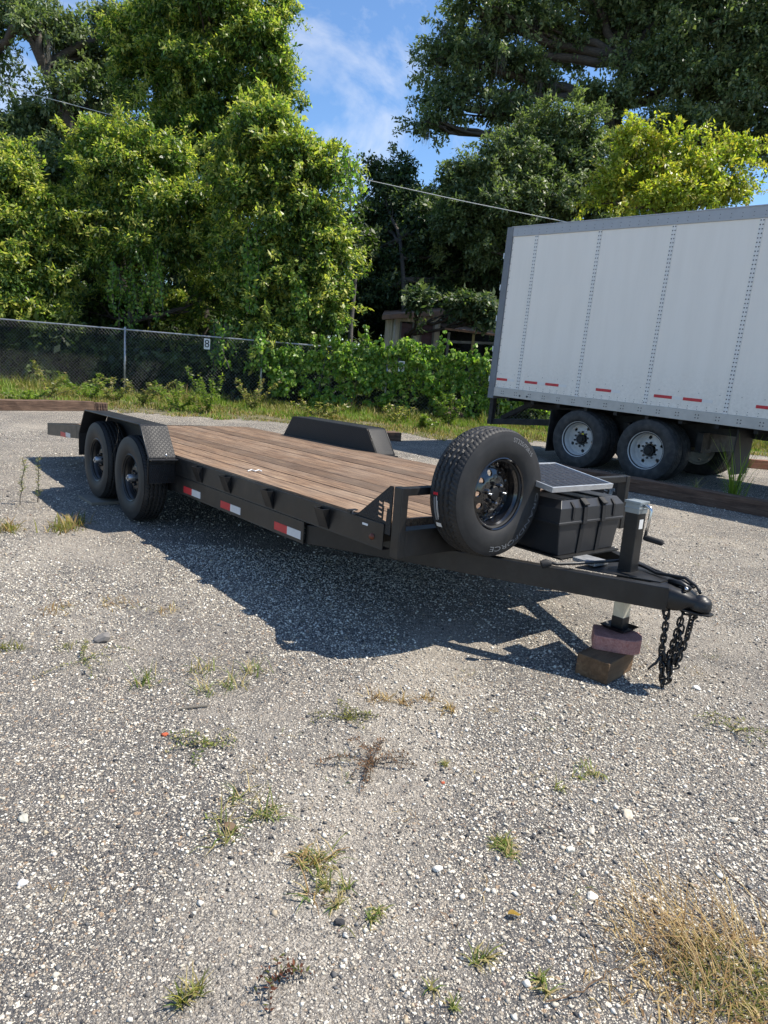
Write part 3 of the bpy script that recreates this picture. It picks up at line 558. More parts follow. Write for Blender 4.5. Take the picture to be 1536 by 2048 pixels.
# ================================================================== WHEELS
def tyre_mesh(R, hw, rb, name, mat, nth=330, grooves=(-.052, -.018, .018, .052), sc_t=1., sipe=4):
    nt = 40; ts = np.linspace(-hw*.86, hw*.86, nt); th = np.arange(nth)*2*math.pi/nth
    tri_ = np.abs(((np.arange(nth)/6.) % 1)-.5)*4-1
    T = np.tile(ts, (nth, 1)); rad = R-.016*sc_t*np.abs(T/(hw*.86))**5
    for g0 in grooves: rad = rad-.009*sc_t*(np.abs(T-(g0+.0035*sc_t*tri_[:, None])) < .0052*sc_t)
    idx = np.arange(nth)[:, None]; rib = np.abs(T) > abs(grooves[-1])+.006*sc_t
    rad = rad-.0045*sc_t*(rib & ((idx+(T*90/sc_t).astype(int)) % sipe == 0)); mid = (~rib) & (np.abs(T) > .02*sc_t)
    rad = rad-.003*sc_t*(mid & ((idx+2+(T*140/sc_t).astype(int)) % (sipe*2) == 0))
    so = [(rb-.012, hw*.72), (rb+.004, hw*.80), (rb+.012, hw*.86), (rb+.25*(R-rb), hw*.97), (rb+.42*(R-rb), hw*1.0), (rb+.62*(R-rb), hw*1.0), (rb+.64*(R-rb), hw*.99), (rb+.80*(R-rb), hw*.965), (rb+.82*(R-rb), hw*.955), (rb+.9*(R-rb), hw*.92)]
    left = np.array([(r, -t) for r, t in so]); right = np.array(so[::-1]); prof_r = np.concatenate([np.tile(left[:, 0], (nth, 1)), rad, np.tile(right[:, 0], (nth, 1))], 1); prof_t = np.concatenate([np.tile(left[:, 1], (nth, 1)), T, np.tile(right[:, 1], (nth, 1))], 1)
    V = np.stack([prof_r*np.cos(th)[:, None], prof_t, prof_r*np.sin(th)[:, None]], -1).reshape(-1, 3); m = prof_r.shape[1]
    k = np.arange(nth)[:, None]; i = np.arange(m)[None, :]; q = (k+1) % nth; i2 = (i+1) % m
    F = np.stack([k*m+i, q*m+i, q*m+i2, k*m+i2], -1).reshape(-1, 4)
    me = fastmesh(name, V, F, mat, smooth=True); me.set_sharp_from_angle(angle=R_(32)); return me
def holed_disc(mb, r0, r1, yf, nh, rc, rh, depth=.012, ns=24, phase=0.):
    for h in range(nh):
        tcn = 2*math.pi*(h+phase)/nh; ha = math.pi/nh
        corners = [math.atan2(s*ha*rc, q) for s in (1, -1) for q in (r1-rc, r0-rc)]
        ph = [2*math.pi*i/ns for i in range(ns)]
        for cv in corners:
            j = min(range(ns), key=lambda i: abs(math.atan2(math.sin(ph[i]-cv), math.cos(ph[i]-cv)))); ph[j] = cv
        rings = []
        for f in (0., .0001, .45, 1.):
            ring = []
            for p in ph:
                dx, dy = math.cos(p), math.sin(p)
                lim = min((r1-rc)/dx if dx > 1e-9 else 1e9, (r0-rc)/dx if dx < -1e-9 else 1e9, ha*rc/abs(dy) if abs(dy) > 1e-9 else 1e9)
                d = rh+(lim-rh)*max(f-.0001, 0)/.9999; r = rc+d*dx; t = tcn+d*dy/rc
                ring.append((r*math.cos(t), yf(r)-(depth if f == 0 else 0), r*math.sin(t)))
            rings.append(ring)
        V = [v for r in rings for v in r]; F = [(a*ns+i, a*ns+(i+1) % ns, (a+1)*ns+(i+1) % ns, (a+1)*ns+i) for a in range(3) for i in range(ns)]
        mb.add(V, F)
def car_rim(mat, name):
    mb = MB(); yf = lambda r: .030+.018*max(0, 1-abs(r-.085)/.05)-max(0, (r-.14))*.9
    holed_disc(mb, .076, .158, yf, 10, .117, .0175)
    mb.lathe([(.158, yf(.158)), (.163, -.01), (.163, -.06), (.17, -.075), (.186, -.083), (.199, -.085)], 60)
    mb.lathe([(.158, yf(.158)), (.164, .028), (.166, .045), (.171, .058), (.183, .068), (.187, .078), (.190, .088), (.197, .093), (.202, .090), (.200, .082), (.19, .07)], 60)
    mb.lathe([(.076, yf(.076)), (.064, .046), (.048, .047), (.044, .040), (.042, -.02)], 40)
    return mb.mesh(name, mat, smooth=35)
TY = tyre_mesh(.36, .106, .192, 'tyre', M['rubber']); RIM_G = car_rim(M['rim_gloss'], 'rim_gloss'); RIM_B = car_rim(M['rim_black'], 'rim')
def nut_mesh(r, h, mat, name): return MB().lathe([(0, h), (r*.7, h), (r, h*.75), (r, 0)], 6).mesh(name, mat)
NUT = nut_mesh(.011, .022, M['chrome'], 'lug_nut'); NUTB = nut_mesh(.011, .02, M['rim_black'], 'lug_nut')
# ================================================================== FLATBED TRAILER
TO = np.array([-1.4779, 6.8653, 0]); yaw, pit, rol = -.8677, .0227, .0086
e1 = np.array([math.cos(yaw)*math.cos(pit), math.sin(yaw)*math.cos(pit), math.sin(pit)]); n1_ = np.array([math.sin(yaw)*math.cos(rol), -math.cos(yaw)*math.cos(rol), math.sin(rol)])
n1_ = unit(n1_-e1*(n1_@e1)); u1 = np.cross(n1_, e1); u1 = u1 if u1[2] > 0 else -u1; y1 = -n1_
TM = Matrix([[e1[0], y1[0], u1[0], TO[0]], [e1[1], y1[1], u1[1], TO[1]], [e1[2], y1[2], u1[2], TO[2]], [0, 0, 0, 1]])
def TW(u, v, w): return TO+e1*u+n1_*v+u1*w            # trailer coordinates (forward, towards the near side, up) to world
tr_ = empty('flatbed_trailer', mat=TM); tag(tr_, 'black tandem-axle flatbed trailer with wooden plank deck, parked on gravel', 'trailer')
def tb(mb, u0, u1, v0, v1, w0, w1): return mb.box(u0, u1, -v1, -v0, w0, w1)
def T(u, v, w): return (u, -v, w)
W = 1.0415; UB = -1.75; UR = -2.88; UF = 3.53
bs = M['black_steel']
for s in (1, -1):                                      # near side +1, far side -1
    def side(mb, u0, u1, a, b, w0, w1): return tb(mb, u0, u1, min(s*a, s*b), max(s*a, s*b), w0, w1)
    mb = MB(); side(mb, UB, UF, W-.05, W, .445, .452); side(mb, UB, UF, W-.05, W, .578, .585); side(mb, UB, UF, W-.007, W-.0005, .45, .58); mb.build('side_rail', bs, tr_, bevel=.002)
    mb = MB(); side(mb, -.86, 2.78, W-.06, W-.0035, .305, .312); side(mb, -.86, 2.78, W-.06, W-.0035, .434, .441); side(mb, -.86, 2.78, W-.012, W-.004, .31, .436); mb.build('main_frame_rail', bs, tr_, bevel=.002)
    # dovetail rail
    y0, y1b = (-s*W, -s*(W-.05)); mb = MB(); mb.hexa([(UB-.001, y0, .44), (UB-.001, y1b, .44), (UR, y1b, .36), (UR, y0, .36), (UB-.001, y0, .583), (UB-.001, y1b, .583), (UR, y1b, .497), (UR, y0, .497)]); mb.build('dovetail_rail', bs, tr_, bevel=.003)
    # wrap tongue
    a0 = Vector(T(2.75, s*.99, .362)); a1 = Vector(T(4.60, s*.065, .358)); mb = MB(); mb.bar(a0, a1, .055, .118); mb.build('tongue_beam', bs, tr_, bevel=.004)
    # fender: a bent tread-plate strip with a flat inner plate
    pf = [(-.8885, .375), (-.8885, .59), (-.715, .815), (-.69, .8255), (.69, .8255), (.715, .815), (.8885, .585), (.8885, .375)]; th = .007
    inn = [(-.8885+th, .375), (-.8885+th, .588), (-.71, .808), (-.688, .8255-th), (.688, .8255-th), (.71, .808), (.8885-th, .583), (.8885-th, .375)]
    va, vb = -s*(W+.003), -s*1.263; mb = MB(); n = len(pf)
    V = [(p[0], va, p[1]) for p in pf]+[(p[0], vb, p[1]) for p in pf]+[(p[0], va, p[1]) for p in inn]+[(p[0], vb, p[1]) for p in inn]; F = []
    for i in range(n-1): F += [(i, i+1, n+i+1, n+i), (2*n+i, 3*n+i, 3*n+i+1, 2*n+i+1), (n+i, n+i+1, 3*n+i+1, 3*n+i), (i, 2*n+i, 2*n+i+1, i+1)]
    F += [(0, n, 3*n, 2*n), (n-1, 3*n-1, 4*n-1, 2*n-1)]; mb.add(V, F); fo = mb.build('fender', M['tread_plate'], tr_, smooth=20, bevel=.0015)
    mb = MB(); mb.prism([(-.884, .45), (-.884, .586), (-.706, .81), (-.687, .8215), (.687, .8215), (.706, .81), (.884, .58), (.884, .45)], 'y', -s*(W+.001), -s*(W-.005)); mb.build('fender_plate', M['tread_plate'], fo, bevel=.001)
    path = [T(p[0], s*1.263, p[1]) for p in pf]; MB().tube(path, .006, 6).build('fender_lip', bs, fo, smooth=True)
    mb = MB(); side(mb, .893, .955, W, 1.262, .563, .575); side(mb, .893, .900, W, 1.255, .535, .563); mb.build('fender_step', bs, tr_, bevel=.002)
    for uu in (-.895,): mb = MB(); side(mb, -.955, -.893, W, 1.2, .56, .572); mb.build('fender_step', bs, tr_, bevel=.002)
    # stake pockets
    for up in ((1.06, 1.34, 1.80, 2.38, 3.0) if s > 0 else (1.3, 1.9, 2.5, 3.1)):
        if up == 1.06: continue
        mb = MB(); h = .046; d = .052
        for q in (-h, h-.006): mb.prism([(-s*W, .572), (-s*(W+d), .572), (-s*(W+.004), .455), (-s*W, .455)], 'x', up+q, up+q+.006)
        mb.hexa([(up-h+.0065, -s*(W+.001), .458), (up+h-.0065, -s*(W+.001), .458), (up+h-.0065, -s*(W+.006), .458), (up-h+.0065, -s*(W+.006), .458), (up-h+.0065, -s*(W+d-.006), .5715), (up+h-.0065, -s*(W+d-.006), .5715), (up+h-.0065, -s*(W+d-.001), .5715), (up-h+.0065, -s*(W+d-.001), .5715)]); mb.build('stake_pocket', bs, tr_, bevel=.001)
    # wheels
    for ua, zc in ((.43, .352), (-.43, .388)):
        wh = empty('wheel', parent=tr_); wh.location = T(ua, s*1.152, zc); wh.rotation_euler = (0, R_(rng.uniform(0, 90)), math.pi if s > 0 else 0)
        ty = link('tyre', TY, wh); rm = link('rim', RIM_B, wh)
        for i in range(6): t = 2*math.pi*i/6; link('lug_nut', NUTB, rm, (.057*math.cos(t), .046, .057*math.sin(t)))
        MB().lathe([(0, .118), (.012, .118), (.013, .108), (.026, .108), (.031, .100), (.032, .03), (.043, .028)], 28).build('hub_cap', [M['hub_steel']], wh, smooth=35)
for ua, zc in ((.43, .352), (-.43, .388)): MB().tube([T(ua, 1.02, zc), T(ua, -1.02, zc)], .042, 10).build('axle', M['dark_under'], tr_, smooth=True)
for v in (.93, -.93):
    mb = MB()
    for ua in (.43, -.43):
        for k in range(4): mb.bar(T(ua-.33+.05*k, v, .30-.012*k), T(ua+.33-.05*k, v, .30-.012*k), .05, .010)
    mb.build('leaf_spring', M['dark_under'], tr_)
for i, u in enumerate(np.linspace(-1.65, 3.4, 13)): tb(MB(), u-.03, u+.03, -W+.055, W-.055, .46, .54).build('crossmember', M['dark_under'], tr_)
# deck boards
NB = 11; bw = (2*W-.016)/NB
pm = tb(MB(), UB, UF-.01, -bw/2+.0048, bw/2-.0048, .556, .600).mesh('deck_plank', M['deck_wood'], bevel=.003)
pd = MB(); pd.hexa([(UR+.02, -bw/2+.004, .437), (UB-.01, -bw/2+.004, .552), (UB-.01, bw/2-.004, .552), (UR+.02, bw/2-.004, .437), (UR+.02, -bw/2+.004, .477), (UB-.01, -bw/2+.004, .597), (UB-.01, bw/2-.004, .597), (UR+.02, bw/2-.004, .477)]); pd = pd.mesh('dovetail_plank', M['deck_wood'], bevel=.003)
for i in range(NB):
    v = -W+.008+bw*(i+.5); o = link('deck_plank', pm, tr_, (0, -v, rng.uniform(-.002, .0015)), (rng.normal(0, .004), 0, 0)); link('dovetail_plank', pd, tr_, (0, -v, 0))
tb(MB(), UR-.05, UR, -W, W, .36, .50).build('rear_beam', bs, tr_, bevel=.003)
# headboard
for s in (1, -1):
    tb(MB(), 3.592, 3.655, s*W-(.045 if s > 0 else 0), s*W+(0 if s > 0 else .045), .425, .794).build('headboard_post', bs, tr_, bevel=.005)
    ho = [[(3.462, .700-.024*i-.004*(i % 2)), (3.498, .693-.024*i), (3.498, .682-.024*i), (3.470, .686-.024*i)] for i in range(4)]
    hT = [(3.504, .706), (3.556, .696), (3.556, .668), (3.540, .671), (3.536, .598), (3.506, .604), (3.510, .676), (3.503, .678)]
    Vp, Fp = plate_with_holes([(3.285, .587), (3.552, .790), (3.576, .790), (3.576, .535), (3.50, .535), (3.45, .587)], ho+[hT], .006)
    mb = MB(); mb.add([(p[0], -s*(W-.009)+p[2], p[1]) for p in Vp], Fp); mb.build('gusset_plate', M['tread_plate'], tr_)
tb(MB(), 3.598, 3.652, -W+.0465, W-.0465, .752, .792).build('headboard_bar', bs, tr_, bevel=.005)
tb(MB(), 3.570, 3.650, -W+.0465, W-.0465, .430, .572).build('front_beam', bs, tr_, bevel=.004)
# reflective strips, marker light and small fittings
for s in (1, -1):
    for ua, ub in ((1.05, 1.353), (1.69, 1.989), (2.443, 2.754)):
        va, vb = (s*(W-.0035), s*(W-.0015)); m_ = (ua+ub)/2; z0, z1 = .327, .378
        st = tb(MB(), ua, m_, min(va, vb), max(va, vb), z0, z1).build('reflective_strip', M['red_tape'], tr_); tb(MB(), m_, ub, min(va, vb), max(va, vb), z0, z1).build('white_half', M['white_tape'], st)
tb(MB(), -2.36, -2.16, W, W+.002, .405, .455).build('reflective_strip', M['red_tape'], tr_); tb(MB(), -2.155, -1.98, W, W+.002, .42, .468).build('reflective_strip', M['white_tape'], tr_)
MB().lathe([(0, .016), (.012, .014), (.017, .006), (.019, 0)], 16, axis='y').build('marker_light', M['amber'], tr_, smooth=True, loc=T(3.44, W-.002, .500), rot=(math.pi, 0, 0))
tb(MB(), 3.352, 3.40, W+.0005, W+.0018, .548, .560).build('rating_label', M['label_white'], tr_)
ring = [T(3.27+.028*math.cos(t), W-.02+.022*math.sin(t), .592+.006*math.cos(2*t)) for t in np.linspace(0, 2*math.pi, 15)[:-1]]; MB().tube(ring, .006, 6, closed=True).build('tie_down_ring', M['black_satin'], tr_, smooth=True)
tb(MB(), 3.215, 3.245, W-.05, W+.006, .586, .606).build('tie_down_clip', M['black_satin'], tr_, bevel=.003)
MB().tube([T(.92, 1.13, .578), T(.92, 1.13, .600), T(.92, 1.135, .615)], .006, 6).build('step_bolt', M['chrome'], tr_, smooth=True)
# tongue plates and coupler
mb = MB(); mb.prism([(4.05, -.30), (4.05, .30), (4.50, .055), (4.50, -.055)], 'z', .420, .426); 
V0 = [(4.16, -.235), (4.16, .235), (4.54, .048), (4.54, -.048)]
mb = MB(); mb.prism(V0, 'z', .4185, .4245); mb.build('tongue_plate', bs, tr_, bevel=.001)
tb(MB(), 3.66, 4.02, -.40, .17, .4185, .430).build('box_tray', bs, tr_, bevel=.002)
def coupler():
    secs = [(4.50, .097, .2995, .4195), (4.575, .096, .298, .4195), (4.635, .082, .300, .412), (4.675, .062, .310, .402), (4.70, .050, .322, .394), (4.725, .050, .325, .396), (4.75, .046, .328, .396), (4.772, .034, .334, .388), (4.784, .015, .345, .376)]
    V, F = [], []; k = 16
    for u, hw, w0, w1 in secs:
        cy, hh = (w0+w1)/2, (w1-w0)/2
        for i in range(k):
            t = 2*math.pi*i/k; c, s = math.cos(t), math.sin(t); p = .45 if u < 4.69 else .85
            V.append((u, hw*math.copysign(abs(c)**p, c), cy+hh*math.copysign(abs(s)**p, s)))
    for a_ in range(len(secs)-1): F += [(a_*k+i, a_*k+(i+1) % k, (a_+1)*k+(i+1) % k, (a_+1)*k+i) for i in range(k)]
    F += [tuple(range(k))[::-1], tuple(range((len(secs)-1)*k, len(secs)*k))]
    mb = MB(); mb.add(V, F); c = mb.build('coupler', M['black_satin'], tr_, smooth=50)
    MB().lathe([(0, .052), (.022, .047), (.040, .032), (.050, .010), (.052, -.008), (.050, -.02)], 24, axis='z').build('ball_socket', M['black_satin'], c, smooth=True, loc=(4.735, 0, .352))
    mb = MB(); mb.tube([T(4.56, 0, .428), T(4.62, .0, .432), T(4.675, 0, .418)], [.014, .016, .011], 8); mb.tube([T(4.655, -.03, .425), T(4.655, .03, .425)], .007, 8); mb.build('latch', M['black_satin'], c, smooth=True)
    MB().tube([T(4.668, .032, .428), T(4.668, .032, .412)], .010, 8).build('latch_pin', M['chrome'], c, smooth=True)
    mb = MB(); mb.prism([(4.66, -.056), (4.66, .056), (4.76, .050), (4.795, .025), (4.795, -.025), (4.76, -.050)], 'z', .312, .322); mb.build('coupler_lip', M['black_satin'], c, bevel=.003)
coupler()
# jack: fixed tube, gear head, crank, sliding leg, foot
JU, JV = 4.325, 0.0
jk = tb(MB(), JU-.038, JU+.038, JV-.038, JV+.038, .30, .755).build('jack_tube', M['black_steel'], tr_, bevel=.005)
mb = tb(MB(), JU-.041, JU+.041, JV-.041, JV+.041, .735, .785); tb(mb, JU-.046, JU+.046, JV-.046, JV+.046, .7855, .800); tb(mb, JU-.0435, JU+.0435, JV-.0435, JV+.0435, .758, .766); mb.build('jack_head', M['jack_head'], jk, bevel=.003)
mb = MB(); mb.tube([T(JU+.03, 0, .778), T(JU+.062, 0, .778), T(JU+.078, 0, .774), T(JU+.084, 0, .758), T(JU+.080, 0, .70), T(JU+.072, 0, .622)], .0085, 8); mb.build('crank', M['chrome'], jk, smooth=True)
MB().tube([T(JU+.066, 0, .617), T(JU+.075, 0, .616), T(JU+.165, 0, .610), T(JU+.17, 0, .610)], [.012, .016, .016, .012], 12).build('crank_grip', M['strap'], jk, smooth=True)
tb(MB(), JU+.0385, JU+.0392, -.018, .018, .655, .705).build('jack_label', M['label_white'], jk)
FZ = .192-.0227*JU
tb(MB(), JU-.032, JU+.032, -.032, .032, .155, .335).build('jack_leg', M['zinc_tube'], jk, bevel=.004)
tb(MB(), JU-.0335, JU+.0335, -.0335, .0335, FZ+.004, .170).build('leg_sleeve', M['black_satin'], jk, bevel=.004)
mb = MB(); f = .075; mb.add([T(JU-f, -f, FZ+.022), T(JU+f, -f, FZ+.022), T(JU+f, f, FZ+.022), T(JU-f, f, FZ+.022), T(JU-f*.7, -f*.7, FZ), T(JU+f*.7, -f*.7, FZ), T(JU+f*.7, f*.7, FZ), T(JU-f*.7, f*.7, FZ), T(JU-f*.7, -f*.7, FZ+.006), T(JU+f*.7, -f*.7, FZ+.006), T(JU+f*.7, f*.7, FZ+.006), T(JU-f*.7, f*.7, FZ+.006)],
       [(4, 5, 6, 7), (0, 1, 5, 4), (1, 2, 6, 5), (2, 3, 7, 6), (3, 0, 4, 7), (8, 9, 10, 11), (0, 1, 9, 8), (1, 2, 10, 9), (2, 3, 11, 10), (3, 0, 8, 11)]); mb.build('jack_foot', M['black_satin'], jk)
# wiring and breakaway cable
MB().tube([T(4.10, .40, .455), T(4.13, .36, .448), T(4.18, .26, .452), T(4.24, .10, .46), T(4.28, -.07, .46), T(4.38, -.075, .445), T(4.46, -.05, .437), T(4.54, -.04, .447), T(4.62, -.04, .455), T(4.69, -.03, .430), T(4.72, -.01, .408)], .0085, 8).build('wiring_cable', M['cable'], tr_, smooth=True)
pl = MB().tube([T(4.085, .425, .440), T(4.10, .405, .449), T(4.115, .385, .450)], [.022, .024, .014], 12).build('wiring_plug', M['strap'], tr_, smooth=40)
MB().tube([T(4.30, -.075, .44), T(4.36, -.10, .445), T(4.45, -.09, .437), T(4.58, -.075, .432), T(4.68, -.02, .425)], .0075, 6).build('breakaway_cable', M['cable'], tr_, smooth=True)
tb(MB(), 4.08, 4.22, .02, .15, .4305, .452).build('cable_cover', M['galv'], tr_, bevel=.003)
# safety chains
lk = []
for t in np.linspace(0, 2*math.pi, 17)[:-1]: lk.append((.0125*math.cos(t), 0, .0165*math.sin(t)+(.008 if math.sin(t) > 0 else -.008)))
LK = MB().tube(lk, .0055, 6, closed=True).mesh('chain_link', M['black_satin'], smooth=True)
def chain(path, hook):
    pth = np.array([TW(*p) for p in path]); ip = np.array(TM.inverted()); 
    loc = np.array(path)*np.array([1, -1, 1]); seg = np.linalg.norm(np.diff(loc, axis=0), axis=1); cum = np.concatenate([[0], np.cumsum(seg)]); n = int(cum[-1]/.030)
    h = MB().tube([T(*p) for p in hook], .0068, 8).build('safety_chain', M['black_satin'], tr_, smooth=True)
    for i in range(n):
        s = (i+.5)*.030; j = min(np.searchsorted(cum, s)-1, len(seg)-1); f = (s-cum[j])/seg[j]; p = loc[j]*(1-f)+loc[j+1]*f; d = Vector(loc[j+1]-loc[j]).normalized()
        o = link('chain_link', LK, h); o.location = p; q = d.to_track_quat('Z', 'Y'); from_ = q @ Vector((0, 0, 1)); o.rotation_mode = 'QUATERNION'; o.rotation_quaternion = q @ Matrix.Rotation(math.pi/2*(i % 2)+.4, 3, 'Z').to_quaternion()
chain([(4.60, .055, .285), (4.607, .06, .20), (4.610, .065, .08), (4.625, .06, -.02), (4.635, .055, -.088), (4.66, .045, -.055), (4.645, .04, .05)], [(4.575, .055, .300), (4.585, .056, .270), (4.603, .056, .262), (4.612, .056, .285), (4.610, .056, .306)])
chain([(4.655, .0, .285), (4.645, .01, .18), (4.632, .02, .06), (4.645, .02, .0), (4.66, .02, .05), (4.662, .01, .16), (4.66, 0, .24)], [(4.64, 0, .300), (4.665, 0, .285), (4.69, 0, .290), (4.705, 0, .306), (4.70, 0, .318)])
chain([(4.70, -.01, .285), (4.69, -.01, .17), (4.672, .0, .06), (4.665, .01, .01), (4.64, .03, .0), (4.62, .05, .03), (4.615, .055, .09)], [(4.70, -.01, .315), (4.716, -.01, .30), (4.722, -.01, .285), (4.712, -.01, .272), (4.70, -.01, .28)])
MB().tube([T(4.612, .07, .06), T(4.60, .085, .02), T(4.585, .095, .0), T(4.575, .11, -.02)], [.007, .007, .006, .004], 8).build('chain_hook', M['black_satin'], tr_, smooth=True)

# ================================================================== SPARE WHEEL, BOX, PANEL
SPU, SPV, SPW = 3.772, .545, .776
sp_ = empty('spare_wheel', mat=TM @ Matrix.Translation(T(SPU, SPV, SPW)) @ Matrix.Rotation(-math.pi/2, 4, 'Z') @ Matrix.Scale(.957, 4)); tag(sp_, 'spare tyre on glossy black rim bolted upright to the trailer headboard', 'spare wheel')
TYS = TY.copy(); TYS.name = 'spare_tyre'; ty = link('tyre', TYS, sp_); rm = link('rim', RIM_G, sp_)
for i in range(6):
    t = 2*math.pi*(i+.25)/6; link('stud_hole' if i % 2 else 'lug_nut', NUT if i % 2 == 0 else NUTB, rm, (.058*math.cos(t), .046, .058*math.sin(t)))
MB().lathe([(0, .060), (.036, .058), (.040, .052), (.042, .04)], 30).build('centre_cap', M['black_satin'], rm, smooth=35)
for s in (-1, 1):
    mb = MB(); mb.tube([(s*.058, .05, .0), (s*.058, .085, .0)], .006, 8); mb.tube([(s*.058-.02, .075, .004), (s*.058, .078, 0), (s*.058+.02, .075, .006)], .005, 6); mb.build('wing_bolt', M['chrome'], rm, smooth=True)
def arc_text(txt, r, a0, size, stretch, name):
    V, F = text_verts(txt, size); mb = MB(); out = []
    for x, y, z in V:
        rr = r+y; a = a0-x*stretch/r; f = (rr-.192)/(.36-.192); yy = .106*(1.0 if f < .63 else .99-.03*(f-.64)/.16)+.0012; out.append((-rr*math.cos(a), yy, rr*math.sin(a)))
    mb.add(out, F); mb.build(name, M['letter'], ty)
arc_text('ST225/75R15', .304, R_(62), .036, 1.0, 'sidewall_size_mark'); arc_text('GRANDFORCE', .303, R_(-50), .040, 2.0, 'sidewall_name_mark')
def tread_patch(name, t0, t1, a0, a1, mat, r=.3612):
    mb = MB(); V = []; na = max(3, int(abs(a1-a0)/.05)+2)
    for i in range(na):
        a_ = a0+(a1-a0)*i/(na-1)
        for t in (t0, t1): V.append((-r*math.cos(a_), t, r*math.sin(a_)))
    mb.add(V, [(2*i, 2*i+1, 2*i+3, 2*i+2) for i in range(na-1)]); mb.build(name, mat, ty)
lt = math.pi
tread_patch('tread_label', -.055, -.020, lt-.02, lt+.02, M['red_tape'])
tread_patch('tread_label', -.050, -.036, lt+.05, lt+.42, M['letter']); tread_patch('tread_label', -.030, -.026, lt+.04, lt+.40, M['label_white']); tread_patch('tread_label', -.022, -.0195, lt+.10, lt+.36, M['label_white'])
tread_patch('tread_label', -.055, -.015, lt+.46, lt+.53, M['label_white'])
# lidded box strapped on the tongue
bx_ = empty('storage_box', mat=TM @ Matrix.Translation(T(3.83, -.12, .430))); tag(bx_, 'black plastic storage box with sloped lid edges and two straps, on the trailer tongue', 'box')
def taper(mb, x, y, z0, z1, x2, y2): return mb.hexa([(-x, -y, z0), (x, -y, z0), (x, y, z0), (-x, y, z0), (-x2, -y2, z1), (x2, -y2, z1), (x2, y2, z1), (-x2, y2, z1)])
taper(MB(), .150, .268, 0, .185, .160, .296).build('box_body', M['plastic'], bx_, bevel=.008, seg=3)
mb = MB(); xs = [(.172, .316, .180), (.172, .316, .192), (.168, .311, .194), (.166, .308, .270), (.135, .270, .312)]
V = [p for x, y, z in xs for p in ((-x, -y, z), (x, -y, z), (x, y, z), (-x, y, z))]; F = [(0, 3, 2, 1), (16, 17, 18, 19)]
for k in range(4): F += [(4*k+i, 4*k+(i+1) % 4, 4*k+4+(i+1) % 4, 4*k+4+i) for i in range(4)]
mb.add(V, F); mb.build('box_lid', M['plastic'], bx_, bevel=.004, seg=2)
for y in (-.085, .095):
    mb = MB()
    for (p, q) in (((.154, .0), (.1655, .178)), ((.176, .178), (.172, .272)), ((.170, .272), (.139, .3155)), ((.139, .3155), (-.139, .3155))): mb.bar((p[0], y, p[1]), (q[0], y, q[1]), .034, .004, up=(0, 1, 0) if False else (-(q[1]-p[1]), 0, q[0]-p[0]))
    st = mb.build('strap', M['strap'], bx_); MB().box(-.024, .024, -.024, .024, -.004, .006).build('buckle', M['strap'], st, bevel=.002, loc=(.158, y, .298), rot=(0, R_(38), 0))
for y in (-.195, .20): mb = MB(); mb.prism([(.1675, .20), (.174, .21), (.1735, .275), (.150, .302), (.145, .302), (.16, .275)], 'y', y-.008, y+.008); mb.build('lid_groove', M['strap'], bx_)
# solar panel lying over the box and headboard
pc = Vector(T(3.775, -.012, .856)); ptilt = math.atan2(.067, .43)
pn_ = empty('solar_panel', mat=TM @ Matrix.Translation(pc) @ Matrix.Rotation(ptilt, 4, 'Y')); tag(pn_, 'small silver-framed solar panel lying across the box behind the spare wheel', 'solar panel')
hx, hy, ht = .217, .286, .030
mb = MB(); mb.box(-hx, hx, -hy, -hy+.012, -ht, 0); mb.box(-hx, hx, hy-.012, hy, -ht, 0); mb.box(hx-.012, hx, -hy+.0121, hy-.0121, -ht, 0); mb.box(-hx, -hx+.012, -hy+.0121, hy-.0121, -ht, 0); mb.build('frame', M['alloy'], pn_, bevel=.0015)
MB().box(-hx+.0122, hx-.0122, -hy+.0122, hy-.0122, -.010, -.006).build('backing', M['label_white'], pn_)
cm = MB().box(-.0485, .0485, -.0268, .0268, -.0058, -.0035).mesh('cell', M['solar_cell'])
for i in range(4):
    for j in range(9): link('cell', cm, pn_, (-.1515+.101*i, -.2475+.0619*j*.999+.0, 0))
for y in (-.2, .2):
    MB().box(.02, .06, y-.02, y+.02, -.075, -.0305).build('bracket', M['alloy'], pn_, bevel=.002)
# blocks under the jack
jw = TW(JU, 0, 0); dirb = math.atan2(.27, .25)
blk = MB(); blk.box(-.185, .185, -.088, .088, 0, .108)
tbk = empty('wood_block', (jw[0]-.095, jw[1]-.135, 0), dirb); tag(tbk, 'brown cut timber block on the gravel under the red paver', 'block')
MB().box(-.150, .030, -.088, .088, 0, .113).build('block_piece', M['block_wood'], tbk, bevel=.005); MB().box(.033, .150, -.086, .087, 0, .111).build('block_piece', M['block_wood'], tbk, bevel=.006)
pv = [(-.122, -.080), (-.108, -.094), (.03, -.097), (.085, -.088), (.122, -.046), (.130, .02), (.112, .07), (.078, .094), (-.115, .090), (-.122, .078)]
pvm = MB(); pvm.prism(pv, 'z', 0, .078); o = pvm.build('paver_block', M['paver'], None, bevel=.007, loc=(jw[0]-.03, jw[1]-.06, .1135), rot=(0, 0, -.25)); tag(o, 'chipped red concrete paver stacked under the jack foot', 'paver')
bp = TW(-.43, 1.15, 0); o = MB().box(-.20, .20, -.20, .12, 0, .028).build('scrap_board', M['grey_wood'], None, bevel=.002, loc=(bp[0], bp[1], .001), rot=(0, 0, yaw)); tag(o, 'thin grey board under the rear wheel of the flatbed', 'board')
